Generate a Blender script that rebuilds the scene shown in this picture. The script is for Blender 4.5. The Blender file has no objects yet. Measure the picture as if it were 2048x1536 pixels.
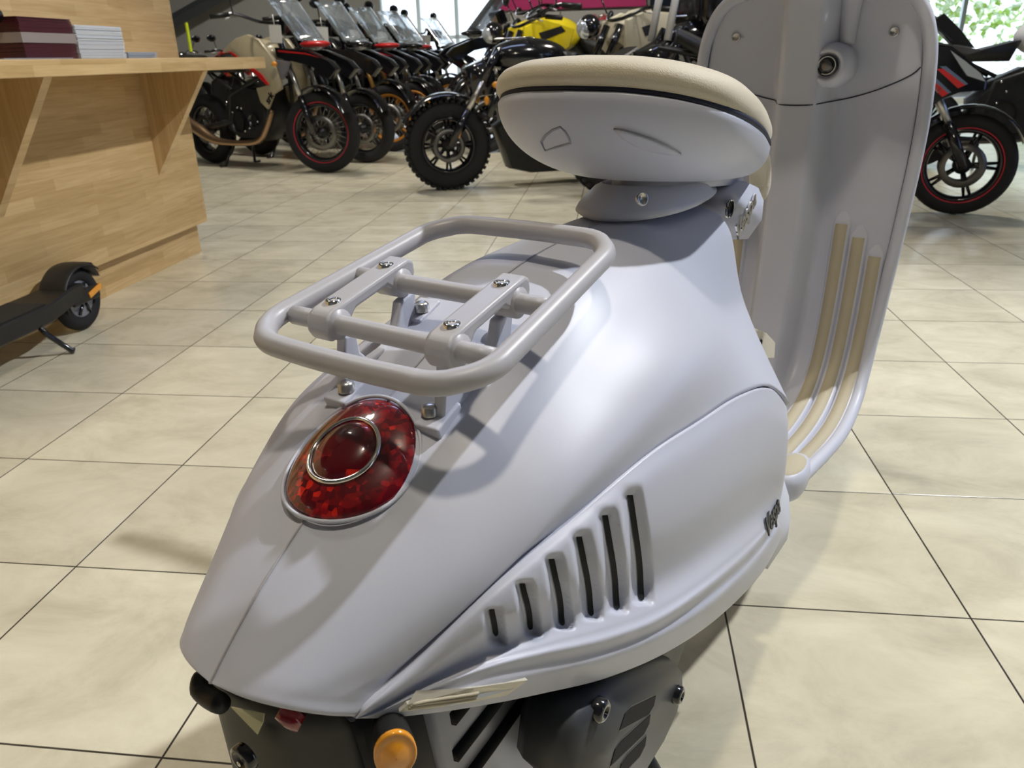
import bpy, math, random
import numpy as np
from mathutils import Matrix, Vector
PI = math.pi
rnd = random.Random(7)
scene = bpy.context.scene
col = scene.collection
# ------------------------------------------------------------------ camera, world, lights
FPX, PITCH, ROLL, CAMH = 1561.2, .3974, -.0245, .875
AZ, OYL = math.radians(34.2), .37          # heading of the scooter and its lateral offset
GRID = -.1297                               # turn of the room and its tiles
cp, sp = math.cos(PITCH), math.sin(PITCH)
f_ = np.array([0, cp, -sp]); r_ = np.array([1., 0, 0]); u_ = np.cross(r_, f_)
R2 = math.cos(ROLL) * r_ + math.sin(ROLL) * u_
U2 = -math.sin(ROLL) * r_ + math.cos(ROLL) * u_
RC = np.array([R2, U2, f_])
cam = bpy.data.cameras.new('camera'); camo = bpy.data.objects.new('camera', cam); col.objects.link(camo)
cam.sensor_width = 36; cam.lens = FPX / 2048 * 36; cam.clip_start = .02; cam.clip_end = 200
camo.matrix_world = Matrix(((R2[0], U2[0], -f_[0], 0), (R2[1], U2[1], -f_[1], 0), (R2[2], U2[2], -f_[2], CAMH), (0, 0, 0, 1)))
scene.camera = camo
cam.dof.use_dof = True; cam.dof.focus_distance = .72; cam.dof.aperture_fstop = 16
scene.view_settings.view_transform = 'Standard'; scene.view_settings.look = 'None'
scene.view_settings.gamma = 1; scene.view_settings.use_curve_mapping = False
scene.view_settings.exposure = .02
w = bpy.data.worlds.new('world'); scene.world = w; w.use_nodes = True
w.node_tree.nodes['Background'].inputs[0].default_value = (.78, .88, 1, 1)
w.node_tree.nodes['Background'].inputs[1].default_value = 2.4


def lamp(name, kind, loc, energy, colour, size=.1, target=None, spot=None, sy=None):
    l = bpy.data.lights.new(name, kind); l.energy = energy; l.color = colour
    if kind == 'AREA':
        l.size = size
        if sy: l.shape = 'RECTANGLE'; l.size_y = sy
    else: l.shadow_soft_size = size
    if kind == 'SPOT': l.spot_size = math.radians(spot or 100); l.spot_blend = .6
    o = bpy.data.objects.new(name, l); col.objects.link(o); o.location = loc
    if target is not None:
        o.rotation_euler = (Vector(target) - Vector(loc)).to_track_quat('-Z', 'Y').to_euler()
    return o


lamp('spot_lamp', 'SPOT', (2.57, 1.88, 3.85), 680, (.92, .95, 1), .05, (0.2, .9, .6), 100)
lamp('spot_lamp', 'SPOT', (.16, .01, 4.1), 185, (1, .89, .72), .10, (.1, .9, 0), 120)
lamp('ceiling_lamp', 'SPOT', (-2.3, 2.6, 4.3), 150, (1, .93, .78), .3, (-1.8, 2.6, 0), 95)
lamp('ceiling_lamp', 'SPOT', (-2.0, 7.0, 4.4), 420, (1, .94, .84), .3, (-1.8, 7.2, 0), 105)
lamp('ceiling_lamp', 'SPOT', (2.6, 6.3, 4.4), 380, (1, .94, .84), .3, (2.6, 6.5, 0), 105)
lamp('ceiling_lamp', 'SPOT', (-4.5, 12, 4.4), 500, (1, .95, .88), .3, (-4.8, 13.5, .5), 120)
lamp('ceiling_lamp', 'SPOT', (1.0, 12, 4.4), 420, (1, .95, .88), .3, (.6, 13.5, .5), 120)
lamp('bike_fill', 'SPOT', (-.6, 3.6, 4.3), 230, (1, .96, .9), .12, (-1.4, 7.6, .8), 50)  # added fill from the camera side, brightens upright faces of the bike row
lamp('bike_fill', 'SPOT', (1.6, 3.4, 4.3), 200, (1, .96, .9), .12, (1.7, 6.4, .7), 62)  # same added fill for the cruiser and the bikes at right
lamp('cool_highlight_fill', 'AREA', (-.4, 5.6, 4.6), 45, (.5, .6, 1), 2.2, (-.1, 1.0, .6), sy=.7)  # added cool area light for bluish highlights, no roof opening behind it
lamp('shopfront_daylight', 'AREA', (6.0, 2.2, 2.0), 30, (.32, .48, 1), 3, (0, 1.0, .6), sy=2.6)

# ------------------------------------------------------------------ maths helpers
LF = np.array([-math.cos(AZ), math.sin(AZ), 0]); FW = np.array([math.sin(AZ), math.cos(AZ), 0])


def S(px, py, y):
    """point of the plane at lateral offset y of the scooter that is seen at a pixel"""
    d = np.array([(px - 1024) / FPX, -(py - 768) / FPX, 1.]) @ RC
    t = (y + OYL) / (d @ LF); P = t * d
    return (float(P @ FW), y, float(P[2] + CAMH))


def proj_local(V):
    V = np.asarray(V, float)
    Wd = V[..., :1] * FW + (V[..., 1:2] + OYL) * LF + V[..., 2:3] * np.array([0, 0, 1.])
    q = (Wd - np.array([0, 0, CAMH])) @ RC.T
    return np.stack([1024 + FPX * q[..., 0] / q[..., 2], 768 - FPX * q[..., 1] / q[..., 2]], -1)


def crom(P, n):
    """Catmull-Rom along axis 0 to n samples"""
    P = np.asarray(P, float); m = len(P)
    E = np.concatenate([2 * P[:1] - P[1:2], P, 2 * P[-1:] - P[-2:-1]])
    t = np.linspace(0, m - 1, n); i = np.minimum(t.astype(int), m - 2); f = (t - i)
    f = f.reshape((-1,) + (1,) * (P.ndim - 1))
    a, b, c, d = E[i], E[i + 1], E[i + 2], E[i + 3]
    return .5 * (2 * b + (c - a) * f + (2 * a - 5 * b + 4 * c - d) * f ** 2 + (3 * b - a - 3 * c + d) * f ** 3)


def sm(a, b, x):
    t = np.clip((x - a) / (b - a), 0, 1); return t * t * (3 - 2 * t)


# ------------------------------------------------------------------ mesh building
class MB:
    def __init__(s): s.v = []; s.f = []
    def add(s, v, f):
        o = len(s.v); s.v += [tuple(map(float, p)) for p in v]; s.f += [tuple(i + o for i in q) for q in f]; return s
    def grid(s, G, cu=False, cv=False, flip=False):
        G = np.asarray(G); a, b = G.shape[:2]; F = []
        for i in range(a if cu else a - 1):
            for j in range(b if cv else b - 1):
                q = (i * b + j, i * b + (j + 1) % b, ((i + 1) % a) * b + (j + 1) % b, ((i + 1) % a) * b + j)
                F.append(q[::-1] if flip else q)
        return s.add(G.reshape(-1, 3), F)
    def box(s, c, d, rot=None):
        v = [np.array([x * d[0] / 2, y * d[1] / 2, z * d[2] / 2]) for x in (-1, 1) for y in (-1, 1) for z in (-1, 1)]
        if rot is not None: M = np.array(Matrix.Rotation(rot[0], 3, rot[1])); v = [M @ p for p in v]
        return s.add([p + np.array(c) for p in v], [(0, 1, 3, 2), (4, 6, 7, 5), (0, 4, 5, 1), (2, 3, 7, 6), (0, 2, 6, 4), (1, 5, 7, 3)])
    def tube(s, pts, r, n=10, closed=False, cap=True, flat=1.0):
        P = np.asarray(pts, float); m = len(P); rr = np.broadcast_to(np.asarray(r, float), (m,))
        T = np.roll(P, -1, 0) - np.roll(P, 1, 0)
        if not closed: T[0] = P[1] - P[0]; T[-1] = P[-1] - P[-2]
        T /= np.maximum(np.linalg.norm(T, axis=1), 1e-9)[:, None]
        a = np.array([0, 0, 1.]) if abs(T[0][2]) < .9 else np.array([1., 0, 0])
        N = np.cross(T[0], a); N /= np.linalg.norm(N); G = []
        for i in range(m):
            N = N - T[i] * (N @ T[i]); N /= np.linalg.norm(N); B = np.cross(T[i], N)
            G.append([P[i] + rr[i] * (math.cos(2 * PI * k / n) * N + flat * math.sin(2 * PI * k / n) * B) for k in range(n)])
        o = len(s.v); s.grid(G, cu=closed, cv=True, flip=True)
        if cap and not closed:
            s.f.append(tuple(o + k for k in range(n))); s.f.append(tuple(o + (m - 1) * n + k for k in range(n))[::-1])
        return s
    def lathe(s, prof, c=(0, 0, 0), axis='y', n=32):
        G = []
        for k in range(n):
            a = 2 * PI * k / n; ca, sa = math.cos(a), math.sin(a)
            if axis == 'y': G.append([(c[0] + r * ca, c[1] + h, c[2] + r * sa) for r, h in prof])
            elif axis == 'z': G.append([(c[0] + r * ca, c[1] + r * sa, c[2] + h) for r, h in prof])
            else: G.append([(c[0] + h, c[1] + r * ca, c[2] + r * sa) for r, h in prof])
        return s.grid(G, cu=True, flip=(axis != 'y'))
    def ell(s, c, d, n=16):
        G = [[(c[0] + d[0] * math.sin(PI * j / n) * math.cos(2 * PI * k / n), c[1] + d[1] * math.sin(PI * j / n) * math.sin(2 * PI * k / n), c[2] + d[2] * math.cos(PI * j / n)) for k in range(n)] for j in range(n + 1)]
        return s.grid(G, cv=True)
    def prism(s, out, h0, h1, plane='xz', inset=0.0):
        """closed outline extruded between h0 and h1 (across the plane); inset shrinks the two faces for a rounded edge"""
        O = np.asarray(out, float); n = len(O); c = O.mean(0)
        rings = []
        for sc, h in ((1 - inset, h0), (1, h0 + (h1 - h0) * .22), (1, h0 + (h1 - h0) * .78), (1 - inset, h1)) if inset else ((1, h0), (1, h1)):
            Q = c + (O - c) * sc
            if plane == 'xz': rings.append([(q[0], h, q[1]) for q in Q])
            elif plane == 'xy': rings.append([(q[0], q[1], h) for q in Q])
            else: rings.append([(h, q[0], q[1]) for q in Q])
        o = len(s.v); s.grid(rings, cv=True); m = len(rings)
        s.f.append(tuple(o + k for k in range(n))[::-1]); s.f.append(tuple(o + (m - 1) * n + k for k in range(n)))
        return s
    def build(s, name, m, parent=None, smooth=True, bevel=0, loc=None, sub=0, ang=None, mats=None):
        me = bpy.data.meshes.new(name); me.from_pydata(s.v, [], s.f); me.update()
        import bmesh
        bm = bmesh.new(); bm.from_mesh(me); bmesh.ops.recalc_face_normals(bm, faces=bm.faces); bm.to_mesh(me); bm.free()
        o = bpy.data.objects.new(name, me); col.objects.link(o)
        me.materials.append(m)
        if smooth:
            me.polygons.foreach_set('use_smooth', [True] * len(me.polygons))
            if ang is not None: me.set_sharp_from_angle(angle=math.radians(ang))
        if bevel:
            b = o.modifiers.new('b', 'BEVEL'); b.width = bevel; b.segments = 3; b.limit_method = 'ANGLE'; b.angle_limit = .6
        if sub:
            b = o.modifiers.new('s', 'SUBSURF'); b.levels = sub; b.render_levels = sub
        if parent is not None: o.parent = parent
        if loc is not None: o.location = loc
        return o


def tag(o, label=None, cat=None, group=None, kind=None):
    if label: o['label'] = label
    if cat: o['category'] = cat
    if group: o['group'] = group
    if kind: o['kind'] = kind
    return o


def empty(name, loc, rz, label, cat, group=None):
    o = bpy.data.objects.new(name, None); col.objects.link(o); o.location = loc; o.rotation_euler = (0, 0, rz)
    return tag(o, label, cat, group)


def text(body, name, m, size, depth, parent=None, M=None, shear=0, bold=0):
    c = bpy.data.curves.new(name, 'FONT'); c.body = body; c.size = size; c.extrude = depth; c.shear = shear; c.align_x = 'CENTER'; c.align_y = 'CENTER'; c.offset = bold
    o = bpy.data.objects.new('t', c); col.objects.link(o)
    dg = bpy.context.evaluated_depsgraph_get(); me = bpy.data.meshes.new_from_object(o.evaluated_get(dg))
    bpy.data.objects.remove(o); me.name = name
    if M is not None: me.transform(M)
    me.materials.clear(); me.materials.append(m)
    q = bpy.data.objects.new(name, me); col.objects.link(q)
    if parent is not None: q.parent = parent
    return q


def frame(o, x, y):
    """matrix whose text plane has right = x, up = y, origin o"""
    x = Vector(x).normalized(); y = Vector(y); y = (y - x * y.dot(x)).normalized(); z = x.cross(y)
    return Matrix(((x[0], y[0], z[0], o[0]), (x[1], y[1], z[1], o[1]), (x[2], y[2], z[2], o[2]), (0, 0, 0, 1)))


# ------------------------------------------------------------------ materials
def mat(name, c, rough=.5, metal=0, coat=0, spec=.5, trans=0, emit=0, noise=0, nscale=40, bump=0, bscale=200, sheen=0, ior=1.45, alpha=1):
    m = bpy.data.materials.new(name); m.use_nodes = True; nt = m.node_tree; b = nt.nodes['Principled BSDF']
    b.inputs['Base Color'].default_value = (*c, 1); b.inputs['Roughness'].default_value = rough; b.inputs['Metallic'].default_value = metal
    b.inputs['Coat Weight'].default_value = coat; b.inputs['Coat Roughness'].default_value = .08
    b.inputs['Specular IOR Level'].default_value = spec; b.inputs['Transmission Weight'].default_value = trans; b.inputs['IOR'].default_value = ior
    b.inputs['Sheen Weight'].default_value = sheen; b.inputs['Alpha'].default_value = alpha
    if emit: b.inputs['Emission Color'].default_value = (*c, 1); b.inputs['Emission Strength'].default_value = emit
    if noise or bump:
        tc = nt.nodes.new('ShaderNodeTexCoord'); n = nt.nodes.new('ShaderNodeTexNoise'); n.inputs['Scale'].default_value = nscale
        nt.links.new(tc.outputs['Object'], n.inputs['Vector'])
        if noise:
            mx = nt.nodes.new('ShaderNodeMix'); mx.data_type = 'RGBA'
            mx.inputs['A'].default_value = (*[max(0, k * (1 - noise)) for k in c], 1); mx.inputs['B'].default_value = (*[min(1, k * (1 + noise)) for k in c], 1)
            nt.links.new(n.outputs['Fac'], mx.inputs['Factor']); nt.links.new(mx.outputs['Result'], b.inputs['Base Color'])
        if bump:
            n2 = nt.nodes.new('ShaderNodeTexNoise'); n2.inputs['Scale'].default_value = bscale; nt.links.new(tc.outputs['Object'], n2.inputs['Vector'])
            bp = nt.nodes.new('ShaderNodeBump'); bp.inputs['Strength'].default_value = bump; bp.inputs['Distance'].default_value = .002
            nt.links.new(n2.outputs['Fac'], bp.inputs['Height']); nt.links.new(bp.outputs['Normal'], b.inputs['Normal'])
    return m


M = {
    'paint': mat('satin_white_paint', (.53, .545, .625), .40, spec=.45, coat=.0, bump=.02, bscale=900),
    'rack': mat('satin_grey_paint', (.44, .43, .45), .38, spec=.5),
    'gap': mat('dark_gap', (.01, .012, .03), .6),
    'leather': mat('beige_leather', (.56, .50, .37), .62, noise=.06, nscale=30, bump=.25, bscale=700, sheen=.2),
    'inlay': mat('beige_rubber', (.45, .40, .29), .75, noise=.04, bump=.1),
    'chrome': mat('chrome', (.82, .8, .76), .12, 1),
    'steel': mat('steel', (.55, .54, .52), .3, 1),
    'disc': mat('brake_disc_steel', (.17, .165, .155), .4, 1),
    'blackpl': mat('black_plastic', (.013, .013, .012), .45, noise=.2),
    'tyre': mat('tyre_rubber', (.012, .012, .013), .8, bump=.3, bscale=120),
    'blk': mat('gloss_black', (.008, .008, .01), .15, coat=.6),
    'eng': mat('engine_black', (.02, .02, .021), .38, .3, noise=.5, nscale=25),
    'muff': mat('muffler_grey', (.045, .047, .05), .42, .2, noise=.1),
    'silver': mat('cast_silver', (.30, .31, .36), .4, .5),
    'slot': mat('slot_dark', (.004, .004, .004), .8),
    'amber': mat('amber_lens', (.75, .30, .02), .15, coat=.8, noise=.2, nscale=120),
    'orange': mat('orange_rim', (.55, .22, .03), .4, .3),
    'yellow': mat('yellow_paint', (.85, .68, .02), .3, coat=.5),
    'red': mat('red_paint', (.62, .02, .02), .3, coat=.4),
    'redrim': mat('red_rim_stripe', (.55, .03, .05), .4),
    'beige': mat('beige_metal_paint', (.36, .31, .20), .38, coat=.3),
    'white': mat('white_plastic', (.75, .76, .78), .35),
    'tagw': mat('paper_tag', (.85, .85, .82), .7),
    'glass': mat('clear_screen', (.75, .85, .92), .08, trans=.85, alpha=.55),
    'smoke': mat('smoked_screen', (.1, .11, .12), .08, trans=.5, alpha=.75),
    'lamp': mat('headlamp_lens', (.7, .75, .8), .08, .6),
    'pipe': mat('bronze_header_pipe', (.42, .27, .16), .32, .9),
    'blue': mat('blue_grey_paint', (.12, .18, .3), .3, coat=.4),
    'mirror': mat('mirror_glass', (.75, .7, .58), .1, .9),
    'gold': mat('gold_fork', (.5, .28, .08), .35, .7),
    'neon': mat('neon_strap', (.75, .9, .03), .5),
    'cream': mat('cream_leather', (.62, .57, .43), .5, noise=.08, nscale=8),
    'tape': mat('masking_tape', (.50, .46, .27), .7),
}


def lens_material():
    m = bpy.data.materials.new('red_lens'); m.use_nodes = True; nt = m.node_tree; b = nt.nodes['Principled BSDF']
    tc = nt.nodes.new('ShaderNodeTexCoord'); v = nt.nodes.new('ShaderNodeTexVoronoi'); v.inputs['Scale'].default_value = 230
    n = nt.nodes.new('ShaderNodeTexNoise'); n.inputs['Scale'].default_value = 38; n.inputs['Detail'].default_value = 6
    nt.links.new(tc.outputs['Object'], v.inputs['Vector']); nt.links.new(tc.outputs['Object'], n.inputs['Vector'])
    sepc = nt.nodes.new('ShaderNodeSeparateColor'); nt.links.new(v.outputs['Color'], sepc.inputs[0])
    mul = nt.nodes.new('ShaderNodeMath'); mul.operation = 'MULTIPLY'; nt.links.new(sepc.outputs[0], mul.inputs[0]); nt.links.new(n.outputs['Fac'], mul.inputs[1])
    cr = nt.nodes.new('ShaderNodeValToRGB'); e = cr.color_ramp.elements
    e[0].position = .22; e[0].color = (.09, .0, .004, 1); e[1].position = .62; e[1].color = (1, .03, .008, 1)
    q = cr.color_ramp.elements.new(.46); q.color = (.26, .003, .006, 1)
    nt.links.new(mul.outputs[0], cr.inputs[0]); nt.links.new(cr.outputs[0], b.inputs['Base Color'])
    b.inputs['Roughness'].default_value = .25; b.inputs['Coat Weight'].default_value = 1; b.inputs['Coat Roughness'].default_value = .03
    b.inputs['Specular IOR Level'].default_value = .3
    return m


M['lens'] = lens_material(); M['lens3'] = lens_material(); M['lens3'].name = 'faceted_stop_lens'
for n_ in M['lens3'].node_tree.nodes:
    if n_.type == 'TEX_VORONOI': n_.inputs['Scale'].default_value = 75
M['lens2'] = mat('deep_red_lens', (.25, .0, .005), .08, coat=1)


def tile_material():
    m = bpy.data.materials.new('stone_floor_tiles'); m.use_nodes = True; nt = m.node_tree; b = nt.nodes['Principled BSDF']; N = nt.nodes.new; Lk = nt.links.new
    tc = N('ShaderNodeTexCoord'); sep = N('ShaderNodeSeparateXYZ'); Lk(tc.outputs['Object'], sep.inputs[0])
    def math_(op, a, bb=None):
        q = N('ShaderNodeMath'); q.operation = op
        for i, x in enumerate((a, bb)):
            if x is None: continue
            if isinstance(x, (int, float)): q.inputs[i].default_value = x
            else: Lk(x, q.inputs[i])
        return q.outputs[0]
    ds = []; fl = []
    for k in (0, 1):
        t = math_('DIVIDE', sep.outputs[k], .4); f = math_('FRACT', t); fl.append(math_('FLOOR', t))
        d = math_('SUBTRACT', .5, math_('ABSOLUTE', math_('SUBTRACT', f, .5))); ds.append(d)
    dmin = math_('MINIMUM', ds[0], ds[1])
    mr = N('ShaderNodeMapRange'); mr.inputs[1].default_value = .0028; mr.inputs[2].default_value = .0052; Lk(dmin, mr.inputs[0])
    cmb = N('ShaderNodeCombineXYZ'); Lk(fl[0], cmb.inputs[0]); Lk(fl[1], cmb.inputs[1])
    wn = N('ShaderNodeTexWhiteNoise'); wn.noise_dimensions = '2D'; Lk(cmb.outputs[0], wn.inputs['Vector'])
    # veins: stretched, warped noise offset per tile
    off = N('ShaderNodeVectorMath'); off.operation = 'MULTIPLY_ADD'; Lk(wn.outputs['Color'], off.inputs[0]); off.inputs[1].default_value = (9, 9, 9); Lk(tc.outputs['Object'], off.inputs[2])
    mp = N('ShaderNodeMapping'); mp.inputs['Rotation'].default_value = (0, 0, .5); mp.inputs['Scale'].default_value = (1.0, 1.5, 1); Lk(off.outputs[0], mp.inputs[0])
    n1 = N('ShaderNodeTexNoise'); n1.inputs['Scale'].default_value = 4.2; n1.inputs['Detail'].default_value = 9; n1.inputs['Roughness'].default_value = .68; n1.inputs['Distortion'].default_value = .5; Lk(mp.outputs[0], n1.inputs['Vector'])
    cr = N('ShaderNodeValToRGB'); e = cr.color_ramp.elements
    e[0].position = .33; e[0].color = (.52, .475, .345, 1); e[1].position = .66; e[1].color = (.72, .67, .51, 1)
    q = e.new(.5); q.color = (.64, .59, .44, 1)
    Lk(n1.outputs['Fac'], cr.inputs[0])
    hv = N('ShaderNodeHueSaturation'); hv.inputs['Value'].default_value = 1; vv = math_('MULTIPLY_ADD', wn.outputs['Value'], .10); 
    vv.node.inputs[2].default_value = .95; Lk(vv, hv.inputs['Value']); Lk(cr.outputs[0], hv.inputs['Color'])
    mx = N('ShaderNodeMix'); mx.data_type = 'RGBA'; mx.inputs['A'].default_value = (.035, .028, .018, 1); Lk(mr.outputs[0], mx.inputs['Factor']); Lk(hv.outputs[0], mx.inputs['B'])
    Lk(mx.outputs['Result'], b.inputs['Base Color'])
    n3 = N('ShaderNodeTexNoise'); n3.inputs['Scale'].default_value = 420; n3.inputs['Detail'].default_value = 2; Lk(tc.outputs['Object'], n3.inputs['Vector'])
    hs = math_('ADD', math_('MULTIPLY', n3.outputs['Fac'], .10), math_('MULTIPLY', mr.outputs[0], 1.0))
    hs = math_('ADD', hs, math_('MULTIPLY', n1.outputs['Fac'], .25))
    bp = N('ShaderNodeBump'); bp.inputs['Strength'].default_value = .45; bp.inputs['Distance'].default_value = .0016; Lk(hs, bp.inputs['Height']); Lk(bp.outputs[0], b.inputs['Normal'])
    b.inputs['Roughness'].default_value = .22; b.inputs['Specular IOR Level'].default_value = .5
    return m


def wood_material(name, horizontal=True):
    m = bpy.data.materials.new(name); m.use_nodes = True; nt = m.node_tree; b = nt.nodes['Principled BSDF']; N = nt.nodes.new; Lk = nt.links.new
    tc = N('ShaderNodeTexCoord'); sep = N('ShaderNodeSeparateXYZ'); cmb = N('ShaderNodeCombineXYZ'); Lk(tc.outputs['Object'], sep.inputs[0])
    add = N('ShaderNodeMath'); add.operation = 'ADD'; Lk(sep.outputs[0], add.inputs[0]); Lk(sep.outputs[1 if horizontal else 2], add.inputs[1])
    if horizontal: Lk(sep.outputs[1], cmb.inputs[0]); Lk(sep.outputs[2], cmb.inputs[1])
    else: Lk(sep.outputs[2], cmb.inputs[0]); Lk(sep.outputs[0], cmb.inputs[1])
    br = N('ShaderNodeTexBrick'); br.inputs['Scale'].default_value = 1; br.inputs['Brick Width'].default_value = .34; br.inputs['Row Height'].default_value = .042
    br.inputs['Mortar Size'].default_value = .0003; br.offset = .37; br.squash = 1
    br.inputs['Color1'].default_value = (.66, .47, .235, 1); br.inputs['Color2'].default_value = (.53, .36, .16, 1); br.inputs['Mortar'].default_value = (.42, .27, .11, 1)
    Lk(cmb.outputs[0], br.inputs['Vector'])
    mp = N('ShaderNodeMapping'); mp.inputs['Scale'].default_value = (2.5, 40, 1); Lk(cmb.outputs[0], mp.inputs[0])
    n = N('ShaderNodeTexNoise'); n.inputs['Scale'].default_value = 1.6; n.inputs['Detail'].default_value = 5; n.inputs['Distortion'].default_value = 1.0; Lk(mp.outputs[0], n.inputs['Vector'])
    cr = N('ShaderNodeValToRGB'); e = cr.color_ramp.elements; e[0].position = .3; e[0].color = (.80, .76, .68, 1); e[1].position = .7; e[1].color = (1, 1, 1, 1); Lk(n.outputs['Fac'], cr.inputs[0])
    mx = N('ShaderNodeMix'); mx.data_type = 'RGBA'; mx.blend_type = 'MULTIPLY'; mx.inputs['Factor'].default_value = 1; Lk(br.outputs['Color'], mx.inputs['A']); Lk(cr.outputs[0], mx.inputs['B'])
    Lk(mx.outputs['Result'], b.inputs['Base Color']); b.inputs['Roughness'].default_value = .42
    return m


M['tile'] = tile_material(); M['wood'] = wood_material('oak_stave_panel'); M['woodv'] = wood_material('oak_stave_upright', False)
M['wall'] = mat('grey_wall', (.22, .22, .205), .8, noise=.05, nscale=3)
M['ceil'] = mat('pale_ceiling', (.35, .36, .33), .8)
M['beam'] = mat('dark_steel_beam', (.03, .034, .04), .5)
M['frame'] = mat('window_frame_white', (.6, .72, .8), .5)
M['pane'] = mat('window_glass', (.9, .95, 1), .02, trans=1, alpha=.15)
M['magenta'] = mat('magenta_banner', (.42, .02, .13), .6)
M['salmon'] = mat('salmon_slatwall', (.62, .40, .30), .6)
M['darkscreen'] = mat('dark_display', (.012, .018, .03), .2)
M['leaf'] = mat('foliage', (.32, .50, .08), .6, noise=.6, nscale=5)

# ------------------------------------------------------------------ the room
room = Matrix.Rotation(GRID, 3, 'Z')
cg, sg = math.cos(GRID), math.sin(GRID)


def G2(u, v, z=0):  # room axes (u to the right, v away) to world
    return (u * cg - v * sg, u * sg + v * cg, z)


def place_room(o, loc=(0, 0, 0)):
    o.rotation_euler = (0, 0, GRID); o.location = loc; return o


fl = MB().add([(-8.4, -4.1, 0), (10.5, -4.1, 0), (10.5, 15.2, 0), (-8.4, 15.2, 0)], [(0, 1, 2, 3)]).build('floor', M['tile'], smooth=False)
place_room(fl, (-.8883, .8441, 0)); fl['kind'] = 'structure'
VW = 16.0                                     # far wall
def wallbox(name, u0, u1, z0, z1, m=None, v0=VW, th=.2, kind='structure'):
    o = MB().box(((u0 + u1) / 2, v0 + th / 2, (z0 + z1) / 2), (u1 - u0, th, z1 - z0)).build(name, m or M['wall'], smooth=False)
    place_room(o); 
    if kind: o['kind'] = kind
    return o


b = MB()
for (a0, a1, z0, z1) in ((-9.2, -4.45, 0, 5), (-4.45, -2.25, 0, .35), (-4.45, -2.25, 3.9, 5), (-2.25, 3.6, 0, 5), (3.6, 8.6, 0, .3), (3.6, 8.6, 3.4, 5), (8.6, 9.6, 0, 5)):
    b.box(((a0 + a1) / 2, VW + .1, (z0 + z1) / 2), (a1 - a0, .2, z1 - z0))
wf = b.build('wall_far', M['wall'], smooth=False); place_room(wf); wf['kind'] = 'structure'
wl = MB().box((-9.3, 7, 2.5), (.2, 18.4, 5)).build('wall_left', M['wall'], smooth=False); place_room(wl); wl['kind'] = 'structure'
wr = MB().box((9.6, 7, 2.5), (.2, 18.4, 5)).build('wall_right', M['wall'], smooth=False); place_room(wr); wr['kind'] = 'structure'
wb = MB().box((.2, -3.2, 2.5), (19.2, .2, 5)).build('wall_back', M['wall'], smooth=False); place_room(wb); wb['kind'] = 'structure'
ce = MB().box((.2, 6.5, 5.1), (19.2, 19.4, .2)).build('ceiling', M['ceil'], smooth=False); place_room(ce); ce['kind'] = 'structure'
tr = MB().tube([G2(-9.1, 15.75, 1.40), G2(-5.6, 15.75, 2.85)], .12, 4).build('trim_1', M['beam'], smooth=False); tr['kind'] = 'structure'


def window(name, u0, u1, z0, z1, nu, nz):
    r = MB()
    for i in range(nu + 1): r.box((u0 + (u1 - u0) * i / nu, VW + .1, (z0 + z1) / 2), (.07, .1, z1 - z0))
    for i in range(nz + 1): r.box(((u0 + u1) / 2, VW + .1, z0 + (z1 - z0) * i / nz), (u1 - u0, .1, .07))
    o = r.build(name, M['frame'], smooth=False); place_room(o); o['kind'] = 'structure'
    p = MB().box(((u0 + u1) / 2, VW + .12, (z0 + z1) / 2), (u1 - u0, .01, z1 - z0)).build('window_pane', M['pane'], o, smooth=False)
    return o


window('window_1', -4.45, -2.25, .35, 3.9, 3, 4)
window('window_2', 3.6, 8.6, .3, 3.4, 4, 2)

# wall dressing
def panel(name, u0, u1, z0, z1, m, label, cat, d=.06, v=None, group=None):
    o = MB().box(((u0 + u1) / 2, (v or VW) - d / 2 - .001, (z0 + z1) / 2), (u1 - u0, d, z1 - z0)).build(name, m, smooth=False, bevel=.01)
    place_room(o); tag(o, label, cat, group); return o


bn = panel('wall_banner', -2.2, .55, 1.66, 2.6, M['magenta'], 'magenta banner running high along the far wall beside the bright window', 'banner')
M['sign'] = mat('pale_sign_board', (.38, .37, .35), .6)
for u0, u1, lab in ((-1.95, -1.02, 'pale grey sign strip with red script, left one under the magenta banner'), (-1.0, .25, 'pale grey sign strip with red script, right one under the magenta banner')):
    s_ = panel('sign_board', u0, u1, 1.38, 1.62, M['sign'], lab, 'sign', .05)
    text('Indian', 'sign_lettering', M['redrim'], .14, .004, s_, frame(((u0 + u1) / 2 + (.12 if u0 > -1.5 else .1), VW - .057, 1.5), (1, 0, 0), (0, 0, 1)), shear=.35, bold=.004)
p1 = panel('display_panel', -.78, -.02, .35, 1.34, M['salmon'], 'salmon slatted display panel hung with dark jackets on the far wall', 'display panel', .05)
g = MB()
for i in range(9): g.box((-.4, VW - .054, .42 + i * .1), (.74, .004, .008))
g.build('slat_groove', M['wall'], p1, smooth=False)
p2 = panel('display_panel', -1.75, -1.0, .35, 1.34, M['salmon'], 'salmon display panel left of the jackets with a lit arched niche', 'display panel', .05)
M['niche'] = mat('lit_niche', (1, .86, .66), .8, emit=.9)
an = [(-1.32 + .2 * math.cos(t), 1.05 + .2 * math.sin(t)) for t in np.linspace(0, PI, 14)] + [(-1.52, .5), (-1.12, .5)]
MB().prism(an, VW - .056, VW - .051, 'xz').build('lit_arch', M['niche'], p2, smooth=False)
panel('wall_screen', .62, 1.5, 1.42, 2.3, M['darkscreen'], 'dark navy screen high on the far wall right of the banner', 'screen', .07)
pp = panel('paper_notice', .70, .95, 1.16, 1.36, M['tagw'], 'small white paper notice pinned on the grey far wall under the screen', 'notice', .01)


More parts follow.
